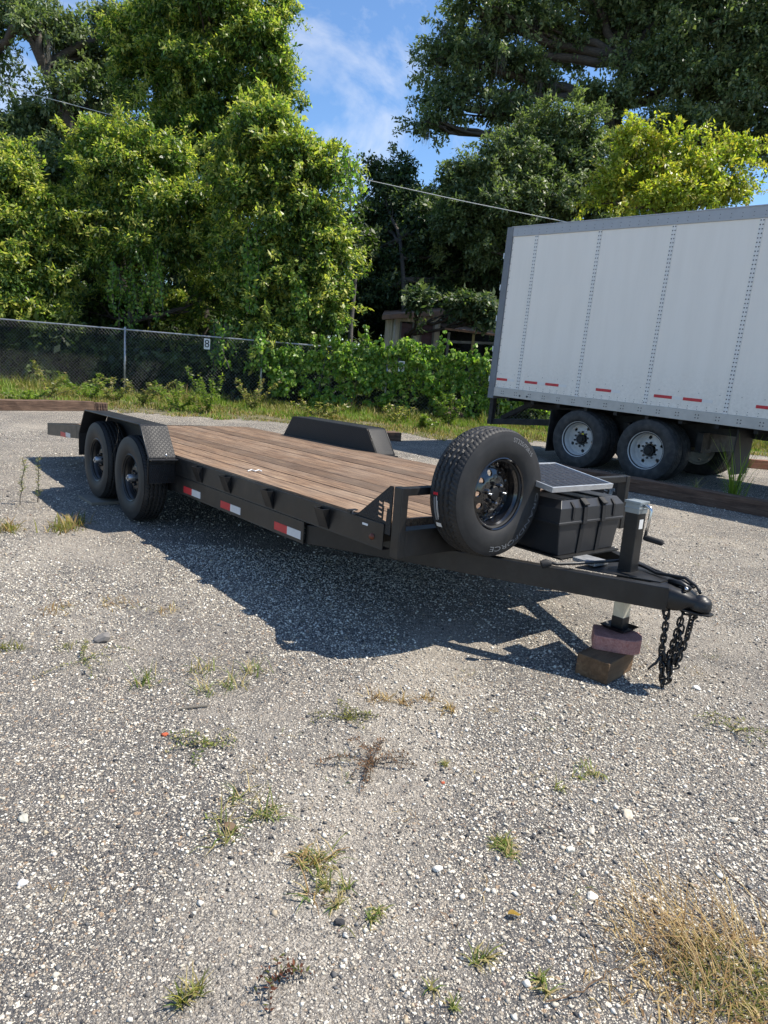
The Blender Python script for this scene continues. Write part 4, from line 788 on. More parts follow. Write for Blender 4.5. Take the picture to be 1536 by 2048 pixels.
# ================================================================== SEMI-TRAILER
SO = np.array([1.8044, 13.4233, 0]); syaw, spit = -.8136, -.011
es = np.array([math.cos(syaw)*math.cos(spit), math.sin(syaw)*math.cos(spit), math.sin(spit)]); ys = np.array([-math.sin(syaw), math.cos(syaw), 0]); us = np.cross(es, ys)
SM = Matrix([[es[0], ys[0], us[0], SO[0]], [es[1], ys[1], us[1], SO[1]], [es[2], ys[2], us[2], SO[2]+.012], [0, 0, 0, 1]])
sm_ = empty('semi_trailer', mat=SM); tag(sm_, 'white box semi-trailer with riveted side panels and red reflector tape, parked at right', 'trailer')
SL = 13.9; SD = 2.59; r1, rs = .620, 1.244                # near side is the plane y = 0
ribs = [r1+rs*i for i in range(11)]
bounds = [.10]+ribs+[SL-.08]
for a_, b_ in zip(bounds[:-1], bounds[1:]):
    l = a_+(.033 if a_ > .2 else 0); r = b_-.033; MB().box(l, r, .004, .02, 1.205, 3.875).build('side_panel', M['semi_panel'], sm_, bevel=.002)
dot = [(math.cos(t), math.sin(t)) for t in np.arange(6)*math.pi/3]
def rivets(name, pts, r, y, parent, mat='rivet_dark', h=.004):
    V, F, b = [], [], 0
    for x, z in pts:
        V += [(x+r*c, y, z+r*s) for c, s in dot]+[(x+.7*r*c, y-h, z+.7*r*s) for c, s in dot]
        F += [(b+i, b+(i+1) % 6, b+6+(i+1) % 6, b+6+i) for i in range(6)]+[(b+6, b+7, b+8, b+9), (b+6, b+9, b+10, b+11)]; b += 12
    o = link(name, fastmesh(name, V, F, M[mat]), parent) if len({len(f) for f in F}) == 1 else None
    tag(o, kind='stuff')
for u in ribs:
    st = MB().box(u-.0325, u+.0325, -.004, .018, 1.2045, 3.875).build('panel_joint_strip', M['white_paint'], sm_, bevel=.001)
    rivets('rivet', [(u+d, z) for d in (-.0185, .0185) for z in np.arange(1.24, 3.86, .058)], .0105, -.004, st)
tr0 = MB().box(.06, SL, -.012, .03, 3.8755, 4.03).build('top_rail', M['semi_top'], sm_, bevel=.003); MB().box(.06, SL, -.018, .03, 4.0305, 4.048).build('roof_edge', M['semi_top'], tr0, bevel=.002)
rivets('rivet', [(x, 3.915+dz) for x in np.arange(.2, SL-.1, .155) for dz in (0, .05)], .006, -.012, tr0)
br = MB().box(.06, SL, -.014, .04, 1.045, 1.2035).build('bottom_rail', M['semi_rail'], sm_, bevel=.004)
rivets('rivet', [(x+dx, z) for x in np.arange(.30, SL-.1, .305) for dx in (-.022, .022) for z in (1.10, 1.145)], .010, -.014, br); 
for u in (.70, .86): MB().lathe([(0, -.006), (.016, -.006), (.02, 0)], 12, axis='y', c=(u, -.0142, 1.10)).build('rail_bolt', M['rivet_dark'], br)
lower = MB().box(.11, .12, .002, .003, 1.30, 1.31)
rivets('rivet', [(x, z) for x in np.arange(.16, SL-.1, .145) for z in (1.225, 1.262)]+[(x, 1.46) for x in np.arange(.2, SL-.2, .31)], .0058, .004, sm_)
rivets('rivet', [(.118, z) for z in np.arange(1.25, 3.86, .12)], .008, .004, sm_)
MB().box(-.035, .098, -.022, .12, .995, 4.04).build('rear_post', M['semi_post'], sm_, bevel=.006)
MB().box(-.035, .098, SD-.12, SD+.022, .995, 4.04).build('rear_post', M['semi_post'], sm_, bevel=.006)
MB().box(-.03, .06, .121, SD-.121, .995, 1.20).build('rear_sill', M['semi_post'], sm_, bevel=.004); MB().box(-.03, .06, .121, SD-.121, 3.86, 4.03).build('rear_header', M['semi_post'], sm_, bevel=.004)
for y0, y1 in ((.125, SD/2-.004), (SD/2+.004, SD-.125)): 
    d_ = MB().box(-.02, .03, y0, y1, 1.205, 3.855).build('rear_door', M['white_paint'], sm_, bevel=.004)
    for z in (1.4, 2.0, 2.6, 3.2, 3.7): MB().box(-.05, -.0205, (y0 if y0 < 1 else y1-.14), (y0+.14 if y0 < 1 else y1), z-.03, z+.03).build('hinge', M['alloy'], d_, bevel=.002)
for z in (1.35, 1.9, 2.45, 3.0, 3.55): MB().tube([(-.045, -.018, z-.05), (-.045, -.018, z+.05)], .012, 8).build('hinge_pin', M['alloy'], sm_)
MB().box(.1, SL-.02, .031, SD-.03, 4.032, 4.04).build('roof', M['white_paint'], sm_); MB().box(.1, SL-.02, .041, SD-.04, 1.06, 1.12).build('floor', M['dark_under'], sm_)
MB().box(.1, SL-.02, SD-.02, SD, 1.06, 4.03).build('far_wall', M['white_paint'], sm_); MB().box(SL-.03, SL, .03, SD-.021, 1.06, 4.03).build('front_wall', M['white_paint'], sm_)
for a_, b_ in ((.085, .361), (.76, 1.034), (1.207, 1.483), (2.213, 2.495), (3.234, 3.524), (3.699, 3.986), (4.749, 5.03), (5.6, 5.88)):
    st = MB().box(a_+.03 if a_ < .1 else a_, b_, .0005, .0038, 1.335, 1.380).build('reflective_tape', M['red_tape'], sm_); MB().box(b_+.002, b_+.16, .0012, .0038, 1.335, 1.380).build('white_half', M['white_paint'], st)
du = M['dark_under']
# underbody: slider rails, cross members, axles, guard, flaps
for y in (.75, SD-.75): MB().box(.3, 6.5, y-.05, y+.05, .86, 1.058).build('slider_rail', du, sm_)
for i, x in enumerate(np.arange(.4, 8, .55)): MB().box(x-.03, x+.03, .05, SD-.05, .98, 1.056).build('crossmember', du, sm_)
for x in (1.45, 2.6, 3.85): MB().box(x-.05, x+.05, .5, SD-.5, .55, .86).build('suspension_bracket', du, sm_)
MB().box(1.5, 3.9, .72, .82, .60, .86).build('bogie_rail', du, sm_); MB().box(1.5, 3.9, SD-.82, SD-.72, .60, .86).build('bogie_rail', du, sm_)
MB().box(1.85, 3.3, 1.0, 1.6, .62, .95).build('air_tank', du, sm_, bevel=.05)
gd = MB().box(-.03, .07, .05, SD-.05, .50, .60).build('underride_guard', du, sm_, bevel=.004)
for y in (.06, SD-.16): MB().box(-.025, .06, y, y+.10, .60, .995).build('guard_post', du, gd, bevel=.003)
for y in (.42, SD-.52): mb = MB(); mb.bar((.03, y, .62), (.75, y, 1.0), .08, .08); mb.build('guard_brace', du, gd)
mb = MB(); mb.bar((.0, .10, .55), (1.35, .62, .68), .06, .10); mb.build('guard_brace', du, gd)
for y in (.06, SD-.68): MB().box(1.355, 1.367, y, y+.62, .19, .93).build('mud_flap', M['rubber_old'], sm_)
for y in (.06,): MB().box(4.55, 4.562, y+.0, y+.62, .34, 1.0).build('mud_flap', M['rubber'], sm_)
TYB = tyre_mesh(.505, .135, .287, 'truck_tyre', M['rubber_old'], nth=180, grooves=(-.07, -.025, .025, .07), sc_t=1.3, sipe=6)
def truck_rim():
    mb = MB(); yf = lambda r: -.055+.03*max(0, 1-abs(r-.15)/.05)
    holed_disc(mb, .145, .250, yf, 5, .205, .030, .012, 24, .3)
    mb.lathe([(.250, yf(.250)), (.262, -.05), (.266, .02), (.268, .06), (.278, .085), (.290, .108), (.300, .118), (.304, .112), (.300, .10), (.285, .09)], 56)
    mb.lathe([(.250, yf(.250)), (.26, -.075), (.27, -.11), (.295, -.12)], 56); mb.lathe([(.145, yf(.145)), (.138, -.022), (.112, -.02), (.105, -.03), (.10, -.06)], 40); return mb.mesh('rim', M['semi_wheel'], smooth=35)
RIMT = truck_rim(); TN = nut_mesh(.017, .032, M['rivet_dark'], 'lug_nut')
for u in (1.985, 1.985+1.245):
    MB().tube([(u, .35, .5), (u, SD-.35, .5)], .065, 12).build('axle', du, sm_, smooth=True)
    for y, near in ((.150, 1), (.46, 1), (SD-.46, 0), (SD-.15, 0)):
        wh = empty('wheel', parent=sm_); wh.location = (u, y, .494); wh.rotation_euler = (0, R_(rng.uniform(0, 70)), math.pi if near else 0)
        link('tyre', TYB, wh); rm = link('rim', RIMT, wh)
        if y < .2 or y > SD-.2:
            for i in range(10): t = 2*math.pi*i/10; link('lug_nut', TN, rm, (.125*math.cos(t), -.02, .125*math.sin(t)))
            MB().lathe([(0, .055), (.055, .055), (.062, .045), (.065, .02), (.078, .015), (.08, -.03)], 28).build('hub', M['dark_under'], wh, smooth=35)
for y in (.55, SD-.55):
    lg = MB().box(10.9, 11.02, y-.06, y+.06, .30, 1.05).build('landing_leg', du, sm_); MB().box(10.93, 10.99, y-.04, y+.04, .03, .31).build('leg_foot_tube', M['galv'], lg); MB().box(10.83, 11.09, y-.13, y+.13, .008, .03).build('sand_shoe', du, lg)

# ================================================================== TIMBERS ON THE GROUND
def timber_obj(p0, p1, hgt, wid, label, mat='tie_wood', z=0.):
    p0 = np.array(p0[:2]); p1 = np.array(p1[:2]); L = np.linalg.norm(p1-p0); ang = math.atan2(*(p1-p0)[::-1]); n = 14; mb = MB(); V = []
    for i in range(n+1):
        x = L*i/n; q = rng.normal(0, .006, 4)
        V += [(x, -wid/2+q[0], 0), (x, wid/2+q[1], 0), (x, wid/2+q[2], hgt+rng.normal(0, .004)), (x, -wid/2+q[3], hgt+rng.normal(0, .004))]
    F = [(4*i+k, 4*i+(k+1) % 4, 4*i+4+(k+1) % 4, 4*i+4+k) for i in range(n) for k in range(4)]+[(3, 2, 1, 0), (4*n, 4*n+1, 4*n+2, 4*n+3)]
    mb.add(V, F); o = mb.build('railway_tie', M[mat], None, bevel=.008, loc=(p0[0], p0[1], z), rot=(0, 0, ang)); tag(o, label, 'timber', 'old timbers lying along the lot edge')
a_ = gnd(183, 821); d_ = unit(gnd(60, 820.5)-a_); timber_obj(a_, a_+d_*2.5, .20, .22, 'long weathered brown timber lying at the left edge below the fence')
timber_obj(gnd(214, 822), a_-d_*.02, .17, .20, 'short end timber butting the long one beside the fender')
a_ = gnd(1265, 982); b_ = gnd(1536, 1033); d_ = unit(b_-a_); timber_obj(a_-d_*1.2, a_+d_*3.2, .19, .22, 'long dark timber in the shade in front of the semi-trailer wheels', 'tie_wood')
a_ = gnd(800, 882); timber_obj(a_, a_+np.array([-1.75, -.35, 0]), .17, .2, 'timber end showing past the far fender of the flatbed')
a_ = gnd(1496, 935); timber_obj(a_, a_+np.array([2.4, -.1, 0]), .18, .22, 'reddish timber lying beyond the semi-trailer at the right edge', 'red_timber')

# ================================================================== SHED BEHIND THE FENCE
shd = empty('metal_shed', at(765, 720, 29.5)*np.array([1, 1, 0])); tag(shd, 'tan corrugated metal shed with maroon doors and rusty roof behind the vines', 'shed')
s0 = np.array(shd.location); SY = 29.5
def sx(px, py=660, Y=SY): return at(px, py, Y)[0]-s0[0]
def sz(px, py, Y=SY): return at(px, py, Y)[2]
zt0 = sz(777, 640); x0, x1 = 0, sx(880)
def corr(name, xa, xb, z0, za, zb, mat, par, y=0, pitch=.18, d=.03):
    mb = MB(); n = max(2, int((xb-xa)/pitch*4)); V = []
    for i in range(n+1):
        t = i/n; yy = y-d*(1 if i % 4 in (1, 2) else 0); x = xa+(xb-xa)*t; V += [(x, yy, z0), (x, yy, za+(zb-za)*t)]
    mb.add(V, [(2*i, 2*i+2, 2*i+3, 2*i+1) for i in range(n)]); return mb.build(name, M[mat], par)
d1a, d1b, d2a, d2b = sx(801), sx(826), sx(842), sx(867); zr = lambda x: zt0+.16*x
corr('wall_panel', x0, d1a, 0, zr(0), zr(d1a), 'tan_metal', shd); corr('wall_panel', d1b, d2a, 0, zr(d1b), zr(d2a), 'tan_metal', shd); corr('wall_panel', d2b, x1, 0, zr(d2b), zr(x1), 'tan_metal', shd)
for xa, xb in ((d1a, d1b), (d2a, d2b)):
    zt = sz(812, 646); corr('wall_panel', xa, xb, zt+.05, zr(xa), zr(xb), 'tan_metal', shd); dr = empty('roll_door', (0, 0, 0), 0, shd)
    for k in range(16): MB().box(xa, xb, .05, .075, k*zt/16, k*zt/16+zt/16-.008).build('door_slat', M['maroon'], dr, bevel=.006)
    for x in (xa, xb): MB().box(x-.04, x+.04, -.05, .045, 0, zt+.04).build('door_frame', M['grey_wood'], shd)
MB().tube([(sx(788), -.06, 0), (sx(788), -.06, zr(1)-.1)], .05, 8).build('downpipe', M['tan_metal'], shd, smooth=True)
mb = MB(); mb.hexa([(-.15, -.25, zr(0)-.02), (x1+.1, -.25, zr(x1)), (x1+.1, 5, zr(x1)+.6), (-.15, 5, zr(0)+.6), (-.15, -.25, zr(0)+.16), (x1+.1, -.25, zr(x1)+.18), (x1+.1, 5, zr(x1)+.8), (-.15, 5, zr(0)+.8)]); mb.build('roof', M['rust_roof'], shd)
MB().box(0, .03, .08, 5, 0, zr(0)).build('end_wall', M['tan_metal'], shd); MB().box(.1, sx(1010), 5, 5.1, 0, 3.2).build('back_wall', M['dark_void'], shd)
xc = sx(1010); mb = MB(); mb.hexa([(x1+.12, -1.2, 2.95), (xc, -1.2, 2.85), (xc, 5, 3.4), (x1+.12, 5, 3.5), (x1+.12, -1.2, 3.02), (xc, -1.2, 2.92), (xc, 5, 3.47), (x1+.12, 5, 3.57)]); mb.build('canopy_roof', M['rust_roof'], shd)
for x, m_ in ((sx(895), 'grey_wood'), (sx(943), 'yellow_post'), (sx(1000), 'grey_wood')): MB().box(x-.05, x+.05, -1.1, -1.0, 0, 2.87).build('canopy_post', M[m_], shd)
mb = MB(); mb.bar((x1+.1, -1.05, 2.5), (xc, -1.05, 2.62), .06, .1); mb.build('canopy_beam', M['grey_wood'], shd)

# ================================================================== OVERHEAD WIRE
pts = [at(-260, 88, 28), at(48, 184, 27.2), at(424, 283, 25.6), at(707, 354, 24.2), at(920, 401, 23.2), at(1137, 445, 22.4), at(1500, 505, 21)]
o = MB().tube(pts, .013, 6).build('overhead_wire', M['wire'], None, smooth=True); tag(o, 'thin pale overhead wire sloping across the trees from upper left', 'wire')

# ================================================================== GRASS AND WEEDS
def blades(P, H, bend, az, wd, cols):
    n = len(P); d = np.stack([np.cos(az), np.sin(az), np.zeros(n)], -1); s = np.stack([-np.sin(az), np.cos(az), np.zeros(n)], -1)
    H = H[:, None]; bend = bend[:, None]; wd = wd[:, None]; up = np.array([0, 0, 1.])
    m1 = P+up*H*.5*np.cos(bend*.6)+d*H*.5*np.sin(bend*.6); tp = m1+up*H*.5*np.cos(bend)+d*H*.5*np.sin(bend)
    V = np.stack([P-s*wd*.5, P+s*wd*.5, m1+s*wd*.4, m1-s*wd*.4, tp+s*wd*.06, tp-s*wd*.06], 1).reshape(-1, 3)
    F = (np.array([[0, 1, 2, 3], [3, 2, 4, 5]])[None]+6*np.arange(n)[:, None, None]).reshape(-1, 4); return V, F, np.repeat(cols, 6, 0)
GP = {'green': [(.16, .20, .05), (.22, .24, .07), (.11, .16, .035), (.36, .30, .13), (.42, .34, .16)], 'lush': [(.16, .24, .03), (.20, .28, .04), (.12, .20, .03), (.24, .27, .07)], 'dry': [(.40, .28, .12), (.48, .36, .18), (.31, .20, .09), (.22, .13, .06)], 'mix': [(.13, .19, .04), (.18, .22, .05), (.38, .30, .14), (.44, .35, .17)], 'brown': [(.17, .09, .045), (.24, .13, .07), (.12, .07, .04)], 'olive': [(.17, .17, .035), (.23, .21, .05), (.12, .14, .03)], 'red': [(.16, .06, .035), (.10, .11, .03), (.13, .05, .03)]}
def gp(k, n): a = np.array(GP[k]); return a[rng.integers(len(a), size=n)]*rng.uniform(.75, 1.25, (n, 1))
def verge_grass():
    ex = np.array([e[0] for e in edge]); ey = np.array([e[1] for e in edge]); o_ = np.argsort(ex); ex, ey = ex[o_], ey[o_]
    n = 95000; x = rng.uniform(-12.5, 11.5, n); yb = np.interp(x, ex, ey); yt = np.array([fenceY(v)+.5 for v in x]); t = rng.uniform(-.04, 1, n); y = yb+(yt-yb)*t
    cl = np.sin(x*2.3+y*1.1)+np.sin(x*.9-y*2.7+1)+.7*np.sin(x*6.1+y*5.2); k = rng.uniform(0, 1, n) < np.clip(.55+.25*cl+.5*t, .06, 1); x, y, t, cl = x[k], y[k], t[k], cl[k]; n = len(x)
    H = rng.uniform(.06, .20, n)*(.45+.75*np.clip(t, 0, 1)+.15*cl); H = np.clip(H, .03, .36); H *= np.where((t > .55) & (np.sin(x*1.3+2)+np.sin(x*3.1)+.5*np.sin(x*7.7) > .2) & (rng.uniform(0, 1, n) < .5), 2.1, 1)
    c = np.where((np.sin(x*1.9+y*2.2)+.6*np.sin(x*4.7) > .1)[:, None], gp('lush', n), np.where((rng.uniform(0, 1, n) < .6)[:, None], gp('olive', n), gp('green', n))); dr = rng.uniform(0, 1, n) < np.clip(.30-.35*t, .05, .3); c = np.where(dr[:, None], gp('dry', n), c)
    V, F, C = blades(np.stack([x, y, np.full(n, .003)], -1), H, rng.uniform(.2, 1.3, n), rng.uniform(0, 6.28, n), rng.uniform(.012, .024, n), c)
    tag(link('verge_grass', fastmesh('verge_grass', V, F, M['blade'], C)), 'sunlit green grass strip along the foot of the fence', 'grass', kind='stuff')
verge_grass()
def tuft(px, py, rad, n, H, pal, label, flat=.9, elong=(1, 1, 0), cat='grass', wd=.004, name='grass_tuft', group='weeds in the gravel', clumps=5, gp2=None):
    g0 = gnd(px, py); cc = rng.normal(0, rad*.5, (clumps, 2))*np.array(elong[:2]); ca, sa = math.cos(elong[2]), math.sin(elong[2]); cc = cc@np.array([[ca, sa], [-sa, ca]])
    ci = rng.integers(clumps, size=n); p = cc[ci]+rng.normal(0, rad*.16, (n, 2)); P = np.concatenate([p, np.full((n, 1), .001)], 1)
    c = gp(pal, n)
    if gp2: c = np.where((rng.uniform(0, 1, n) < .4)[:, None], gp(gp2, n), c)
    V, F, C = blades(P, H*rng.uniform(.3, 1.3, n), np.minimum(flat*1.6*rng.uniform(.35, 1.3, n), 2.1), rng.uniform(0, 6.28, n), wd*rng.uniform(.7, 1.4, n), c)
    o = link(name, fastmesh(name, V, F, M['blade'], C), None, (g0[0], g0[1], 0)); tag(o, label, cat, group); return o
def sprawl(px, py, rad, runners, pal, label, ll=.014, hgt=.02, name='creeping_weed', azr=(0, 6.28)):
    g0 = gnd(px, py); Ps, As, Ns, Ls, Cs = [], [], [], [], []; mb = MB()
    for r in range(runners):
        az = rng.uniform(*azr); L = rad*rng.uniform(.5, 1.1); m = int(L/.011)+3; t = np.linspace(0, 1, m); az_t = az+rng.normal(0, .5)*t
        x = np.cumsum(np.cos(az_t))*L/m; y = np.cumsum(np.sin(az_t))*L/m; z = hgt*np.sin(np.pi*np.clip(t*.9+.05, 0, 1))*rng.uniform(.5, 1.6)+.003; pth = np.stack([x, y, z], -1); mb.tube(pth[::3], .0016, 4)
        for s in (-1, 1):
            d = np.stack([-np.sin(az_t)*s, np.cos(az_t)*s, np.full(m, .6)], -1)+rng.normal(0, .35, (m, 3)); Ps.append(pth+rng.normal(0, .003, (m, 3))); As.append(unit(d)); Ns.append(unit(rng.normal(0, .4, (m, 3))+np.array([0, 0, 1]))); Ls.append(ll*rng.uniform(.6, 1.4, m)); Cs.append(gp(pal, m))
    Ls = np.concatenate(Ls); V, F, C = leaves(np.concatenate(Ps), np.concatenate(As), np.concatenate(Ns), Ls, Ls*.42, np.concatenate(Cs))
    root = empty(name, (g0[0], g0[1], 0)); tag(root, label, 'weed', 'weeds in the gravel'); link('leaf_mass', fastmesh('leaf_mass', V, F, M['blade'], C), root); mb.build('stem', M['bark_vine'], root)
sprawl(425, 1492, .17, 9, 'green', 'spiky dark green creeping weed left of centre below the shadow', .014, .025)
sprawl(690, 1440, .16, 12, 'olive', 'yellow-olive creeping weed below the tip of the tyre shadow', .013, .015)
sprawl(740, 1530, .20, 16, 'brown', 'dead brown matted weed in the middle of the gravel', .012, .03)
sprawl(1470, 1465, .17, 9, 'green', 'sparse dark creeping weed near the right edge below the chains', .013, .03)
sprawl(165, 1325, .24, 8, 'green', 'low green weed with feathery leaves at the left, nearest the left edge', .012, .03)
sprawl(550, 1965, .09, 6, 'red', 'small reddish seedling at the bottom left of centre', .014, .05)
tuft(410, 1360, .17, 170, .10, 'mix', 'green and straw grass tuft left of the tyre shadow', .9, (1.3, .6, .2))
tuft(815, 1402, .12, 130, .07, 'dry', 'dry straw grass tuft right below the tyre shadow', 1.1, (1.4, .6, 0))
tuft(500, 1635, .12, 120, .085, 'green', 'green grass patch with dead leaf at lower left of centre', 1.1, (1.2, .7, .3), gp2='mix')
tuft(630, 1715, .11, 120, .08, 'green', 'yellow-hearted grass patch at lower centre', 1.1, (.9, 1.1, .3), gp2='dry')
tuft(672, 1785, .05, 80, .05, 'green', 'small bright grass sprout just below the yellow-hearted patch', 1.0, clumps=3)
tuft(380, 1998, .04, 70, .055, 'green', 'small dense green tuft at the bottom left', .8, clumps=4, gp2='olive')
tuft(1005, 1695, .05, 120, .05, 'mix', 'pale tangled grass tuft right of centre in the gravel', 1.2, clumps=4)
tuft(1165, 1560, .10, 80, .05, 'green', 'thin green grass line running toward the wooden block', 1.1, (1.4, .5, .9), clumps=6)
tuft(255, 1218, .28, 150, .06, 'dry', 'dry straw patch stretched across the gravel left of the shadow', 1.1, (1.6, .5, .2))
tuft(60, 1050, .36, 300, .12, 'olive', 'yellow-green grass patch at the left edge beside the wheel shadow', .9, (1.2, .8, .2), wd=.008, gp2='dry')
tuft(30, 1300, .12, 80, .06, 'olive', 'small olive grass line at the left edge', 1., (1.5, .4, .1))
tuft(940, 1905, .04, 40, .05, 'green', 'single green sprout near the bottom centre', 1., clumps=2)
tuft(755, 1830, .03, 40, .035, 'green', 'tiny green sprout below the yellow-hearted patch', 1., clumps=2)
tuft(890, 1530, .02, 40, .03, 'green', 'tiny bright sprout right of the dead brown weed', 1., clumps=2)
tuft(895, 1995, .03, 40, .035, 'green', 'tiny green sprout at the bottom edge right of centre', 1., clumps=2)
tuft(1080, 1970, .03, 40, .05, 'mix', 'small straw and green sprout left of the dry grass heap', 1.2, clumps=2)
for px, py, lab in ((75, 985, 'upright thin green weed stem at the left before the rear wheel'), (40, 990, 'second thin upright weed stem nearer the left edge')):
    g0 = gnd(px, py+20); root = empty('tall_weed', (g0[0], g0[1], 0)); tag(root, lab, 'weed', 'weeds in the gravel'); pth = wob((0, 0, 0), (.03, 0, .42), 7, .01); mb = MB(); mb.tube(pth, list(np.linspace(.005, .002, 7)), 5); mb.build('stem', M['bark_vine'], root)
    m = 90; t = rng.uniform(.15, 1, m); P = np.stack([np.interp(t, np.linspace(0, 1, 7), pth[:, i]) for i in range(3)], -1); az = rng.uniform(0, 6.28, m); A = unit(np.stack([np.cos(az), np.sin(az), rng.uniform(.2, 1, m)], -1)); V, F, C = leaves(P, A, unit(rng.normal(size=(m, 3))+[0, 0, 1]), rng.uniform(.025, .05, m), np.full(m, .007), gp('green', m)); link('leaf_mass', fastmesh('leaf_mass', V, F, M['blade'], C), root)
# the dry heap at the bottom right corner
def heap():
    g0 = gnd(1440, 1950); n = 1900; P = np.stack([rng.normal(.05, .15, n), rng.normal(-.04, .12, n), np.full(n, .001)], -1); inner = np.hypot(P[:, 0], P[:, 1]) < .13
    c = np.where((inner & (rng.uniform(0, 1, n) < .62))[:, None], gp('olive', n), gp('dry', n)); H = np.where(inner, .04, .05)*rng.uniform(.3, 1.5, n)
    V, F, C = blades(P, H, rng.uniform(.9, 2.2, n), rng.uniform(0, 6.28, n), rng.uniform(.0018, .0045, n), c)
    m = 150; q = np.stack([rng.normal(-.03, .10, m), rng.normal(.05, .08, m), np.full(m, .01)], -1); V2, F2, C2 = blades(q, rng.uniform(.12, .26, m), rng.uniform(1.1, 1.65, m), rng.normal(2.3, .8, m), rng.uniform(.002, .0035, m), gp('dry', m))
    o = link('dry_grass', fastmesh('dry_grass', np.concatenate([V, V2]), np.concatenate([F, F2+len(V)]), M['blade'], np.concatenate([C, C2])), None, (g0[0], g0[1], 0)); tag(o, 'large heap of dry straw grass at the bottom right corner', 'grass', 'weeds in the gravel')
heap()
for px, py, dx, dy, lab in ((1090, 2010, .16, .08, 'curved dry straw stalk at the bottom edge left of the heap'), (1080, 1660, .16, -.06, 'thin brown stalk lying right of the pale tangled tuft'), (1420, 1720, .10, -.22, 'long straw stalk lying above the dry grass heap')):
    g0 = gnd(px, py); p = wob((0, 0, .006), (dx, dy, .008), 8, .006); p[:, 2] = np.abs(p[:, 2])+.004; o = MB().tube(p, .0018, 5).build('straw_stalk', M['grey_wood'] if 'brown' in lab else M['block_wood'], None, loc=(g0[0], g0[1], 0)); tag(o, lab, 'straw', 'weeds in the gravel')
# tall grass by the shaded timber and leafy weeds along the fence
o = tuft(1468, 1014, .12, 70, .85, 'lush', 'tall grass clump growing against the dark timber at right', .42, cat='grass', wd=.013, clumps=5, name='tall_grass', group='grass by the timbers'); tuft(1385, 985, .10, 40, .25, 'green', 'short grass clump left of the tall one at the dark timber', .7, wd=.008, clumps=4, group='grass by the timbers')
def weed(px, py, h, w, pal, label, n=700, ll=.085):
    h *= 1.05; w *= 1.6
    g0 = gnd(px, py); Y = min(g0[1], fenceY(0)-.25); p0 = at(px, py, Y); base = np.array([p0[0], Y, 0]); root = empty('leafy_weed', base); tag(root, label, 'weed', 'leafy weeds along the fence'); mb = MB(); Ps = []; Os = []
    for i in range(6):
        tip = np.array([rng.normal(0, w*.5), rng.normal(0, w*.35), h*rng.uniform(.6, 1.1)]); pth = wob((rng.normal(0, .04), rng.normal(0, .04), 0), tip, 6, .02); mb.tube(pth, list(np.linspace(.008, .003, 6)), 5); m = n//6; t = rng.uniform(.15, 1, m)
        Ps.append(np.stack([np.interp(t, np.linspace(0, 1, 6), pth[:, k]) for k in range(3)], -1)+rng.normal(0, .02, (m, 3)))
    P = np.concatenate(Ps); m = len(P); az = rng.uniform(0, 6.28, m); A = unit(np.stack([np.cos(az), np.sin(az), rng.normal(.1, .4, m)], -1)); V, F, C = leaves(P, A, unit(rng.normal(0, .5, (m, 3))+[0, 0, 1]), ll*rng.uniform(.6, 1.4, m), ll*.4*rng.uniform(.7, 1.3, m), gp(pal, m)); mb.build('stem', M['bark_vine'], root); link('leaf_mass', fastmesh('leaf_mass', V, F, M['leaf'], C), root)
for px, py, h, w_, pal, lab in ((100, 795, .75, .8, 'green', 'broad leafy weed at the far left foot of the fence'), (170, 798, .6, .6, 'lush', 'leafy weed between the far left one and the fence post'), (225, 806, .5, .5, 'green', 'low weed just left of the fence post'), (285, 812, .55, .6, 'green', 'weed just right of the fence post'),
        (355, 822, .6, .5, 'lush', 'weed midway between the fence post and the tall yellow-green weed'), (412, 828, .95, .45, 'lush', 'tall yellow-green weed standing before the open fence'), (505, 822, .8, .5, 'green', 'bushy weed at the post below the vine-covered tree'), (640, 838, .4, .5, 'green', 'low weed behind the far fender'),
        (790, 846, .45, .5, 'green', 'low weed right of the slim fence post'), (895, 852, .8, .5, 'lush', 'pale flowering weed below the vines near the semi-trailer'), (840, 860, .35, .4, 'lush', 'small weed at the grass edge left of the flowering one'), (60, 808, .35, .5, 'lush', 'low weed behind the long left timber')):
    weed(px, py, h, w_, pal, lab)
# scraps of dead grass and tiny sprouts strewn over the lot
def litter():
    Ps, Hs, Cs = [], [], []
    for i in range(95):
        d = rng.uniform(1.5, 7.5); x = rng.uniform(-.55, .55)*d; m = int(rng.integers(4, 16)); Ps.append(np.stack([x+rng.normal(0, .035, m), d+rng.normal(0, .03, m), np.full(m, .003)], -1)); Hs.append(rng.uniform(.012, .045, m)); Cs.append(gp(rng.choice(['dry', 'olive', 'brown', 'mix']), m))
    P = np.concatenate(Ps); n = len(P); V, F, C = blades(P, np.concatenate(Hs), rng.uniform(1.0, 2.3, n), rng.uniform(0, 6.28, n), rng.uniform(.0015, .0035, n), np.concatenate(Cs))
    tag(link('grass_litter', fastmesh('grass_litter', V, F, M['blade'], C)), 'scraps of dead grass and tiny sprouts strewn over the lot', 'litter', kind='stuff')
litter()
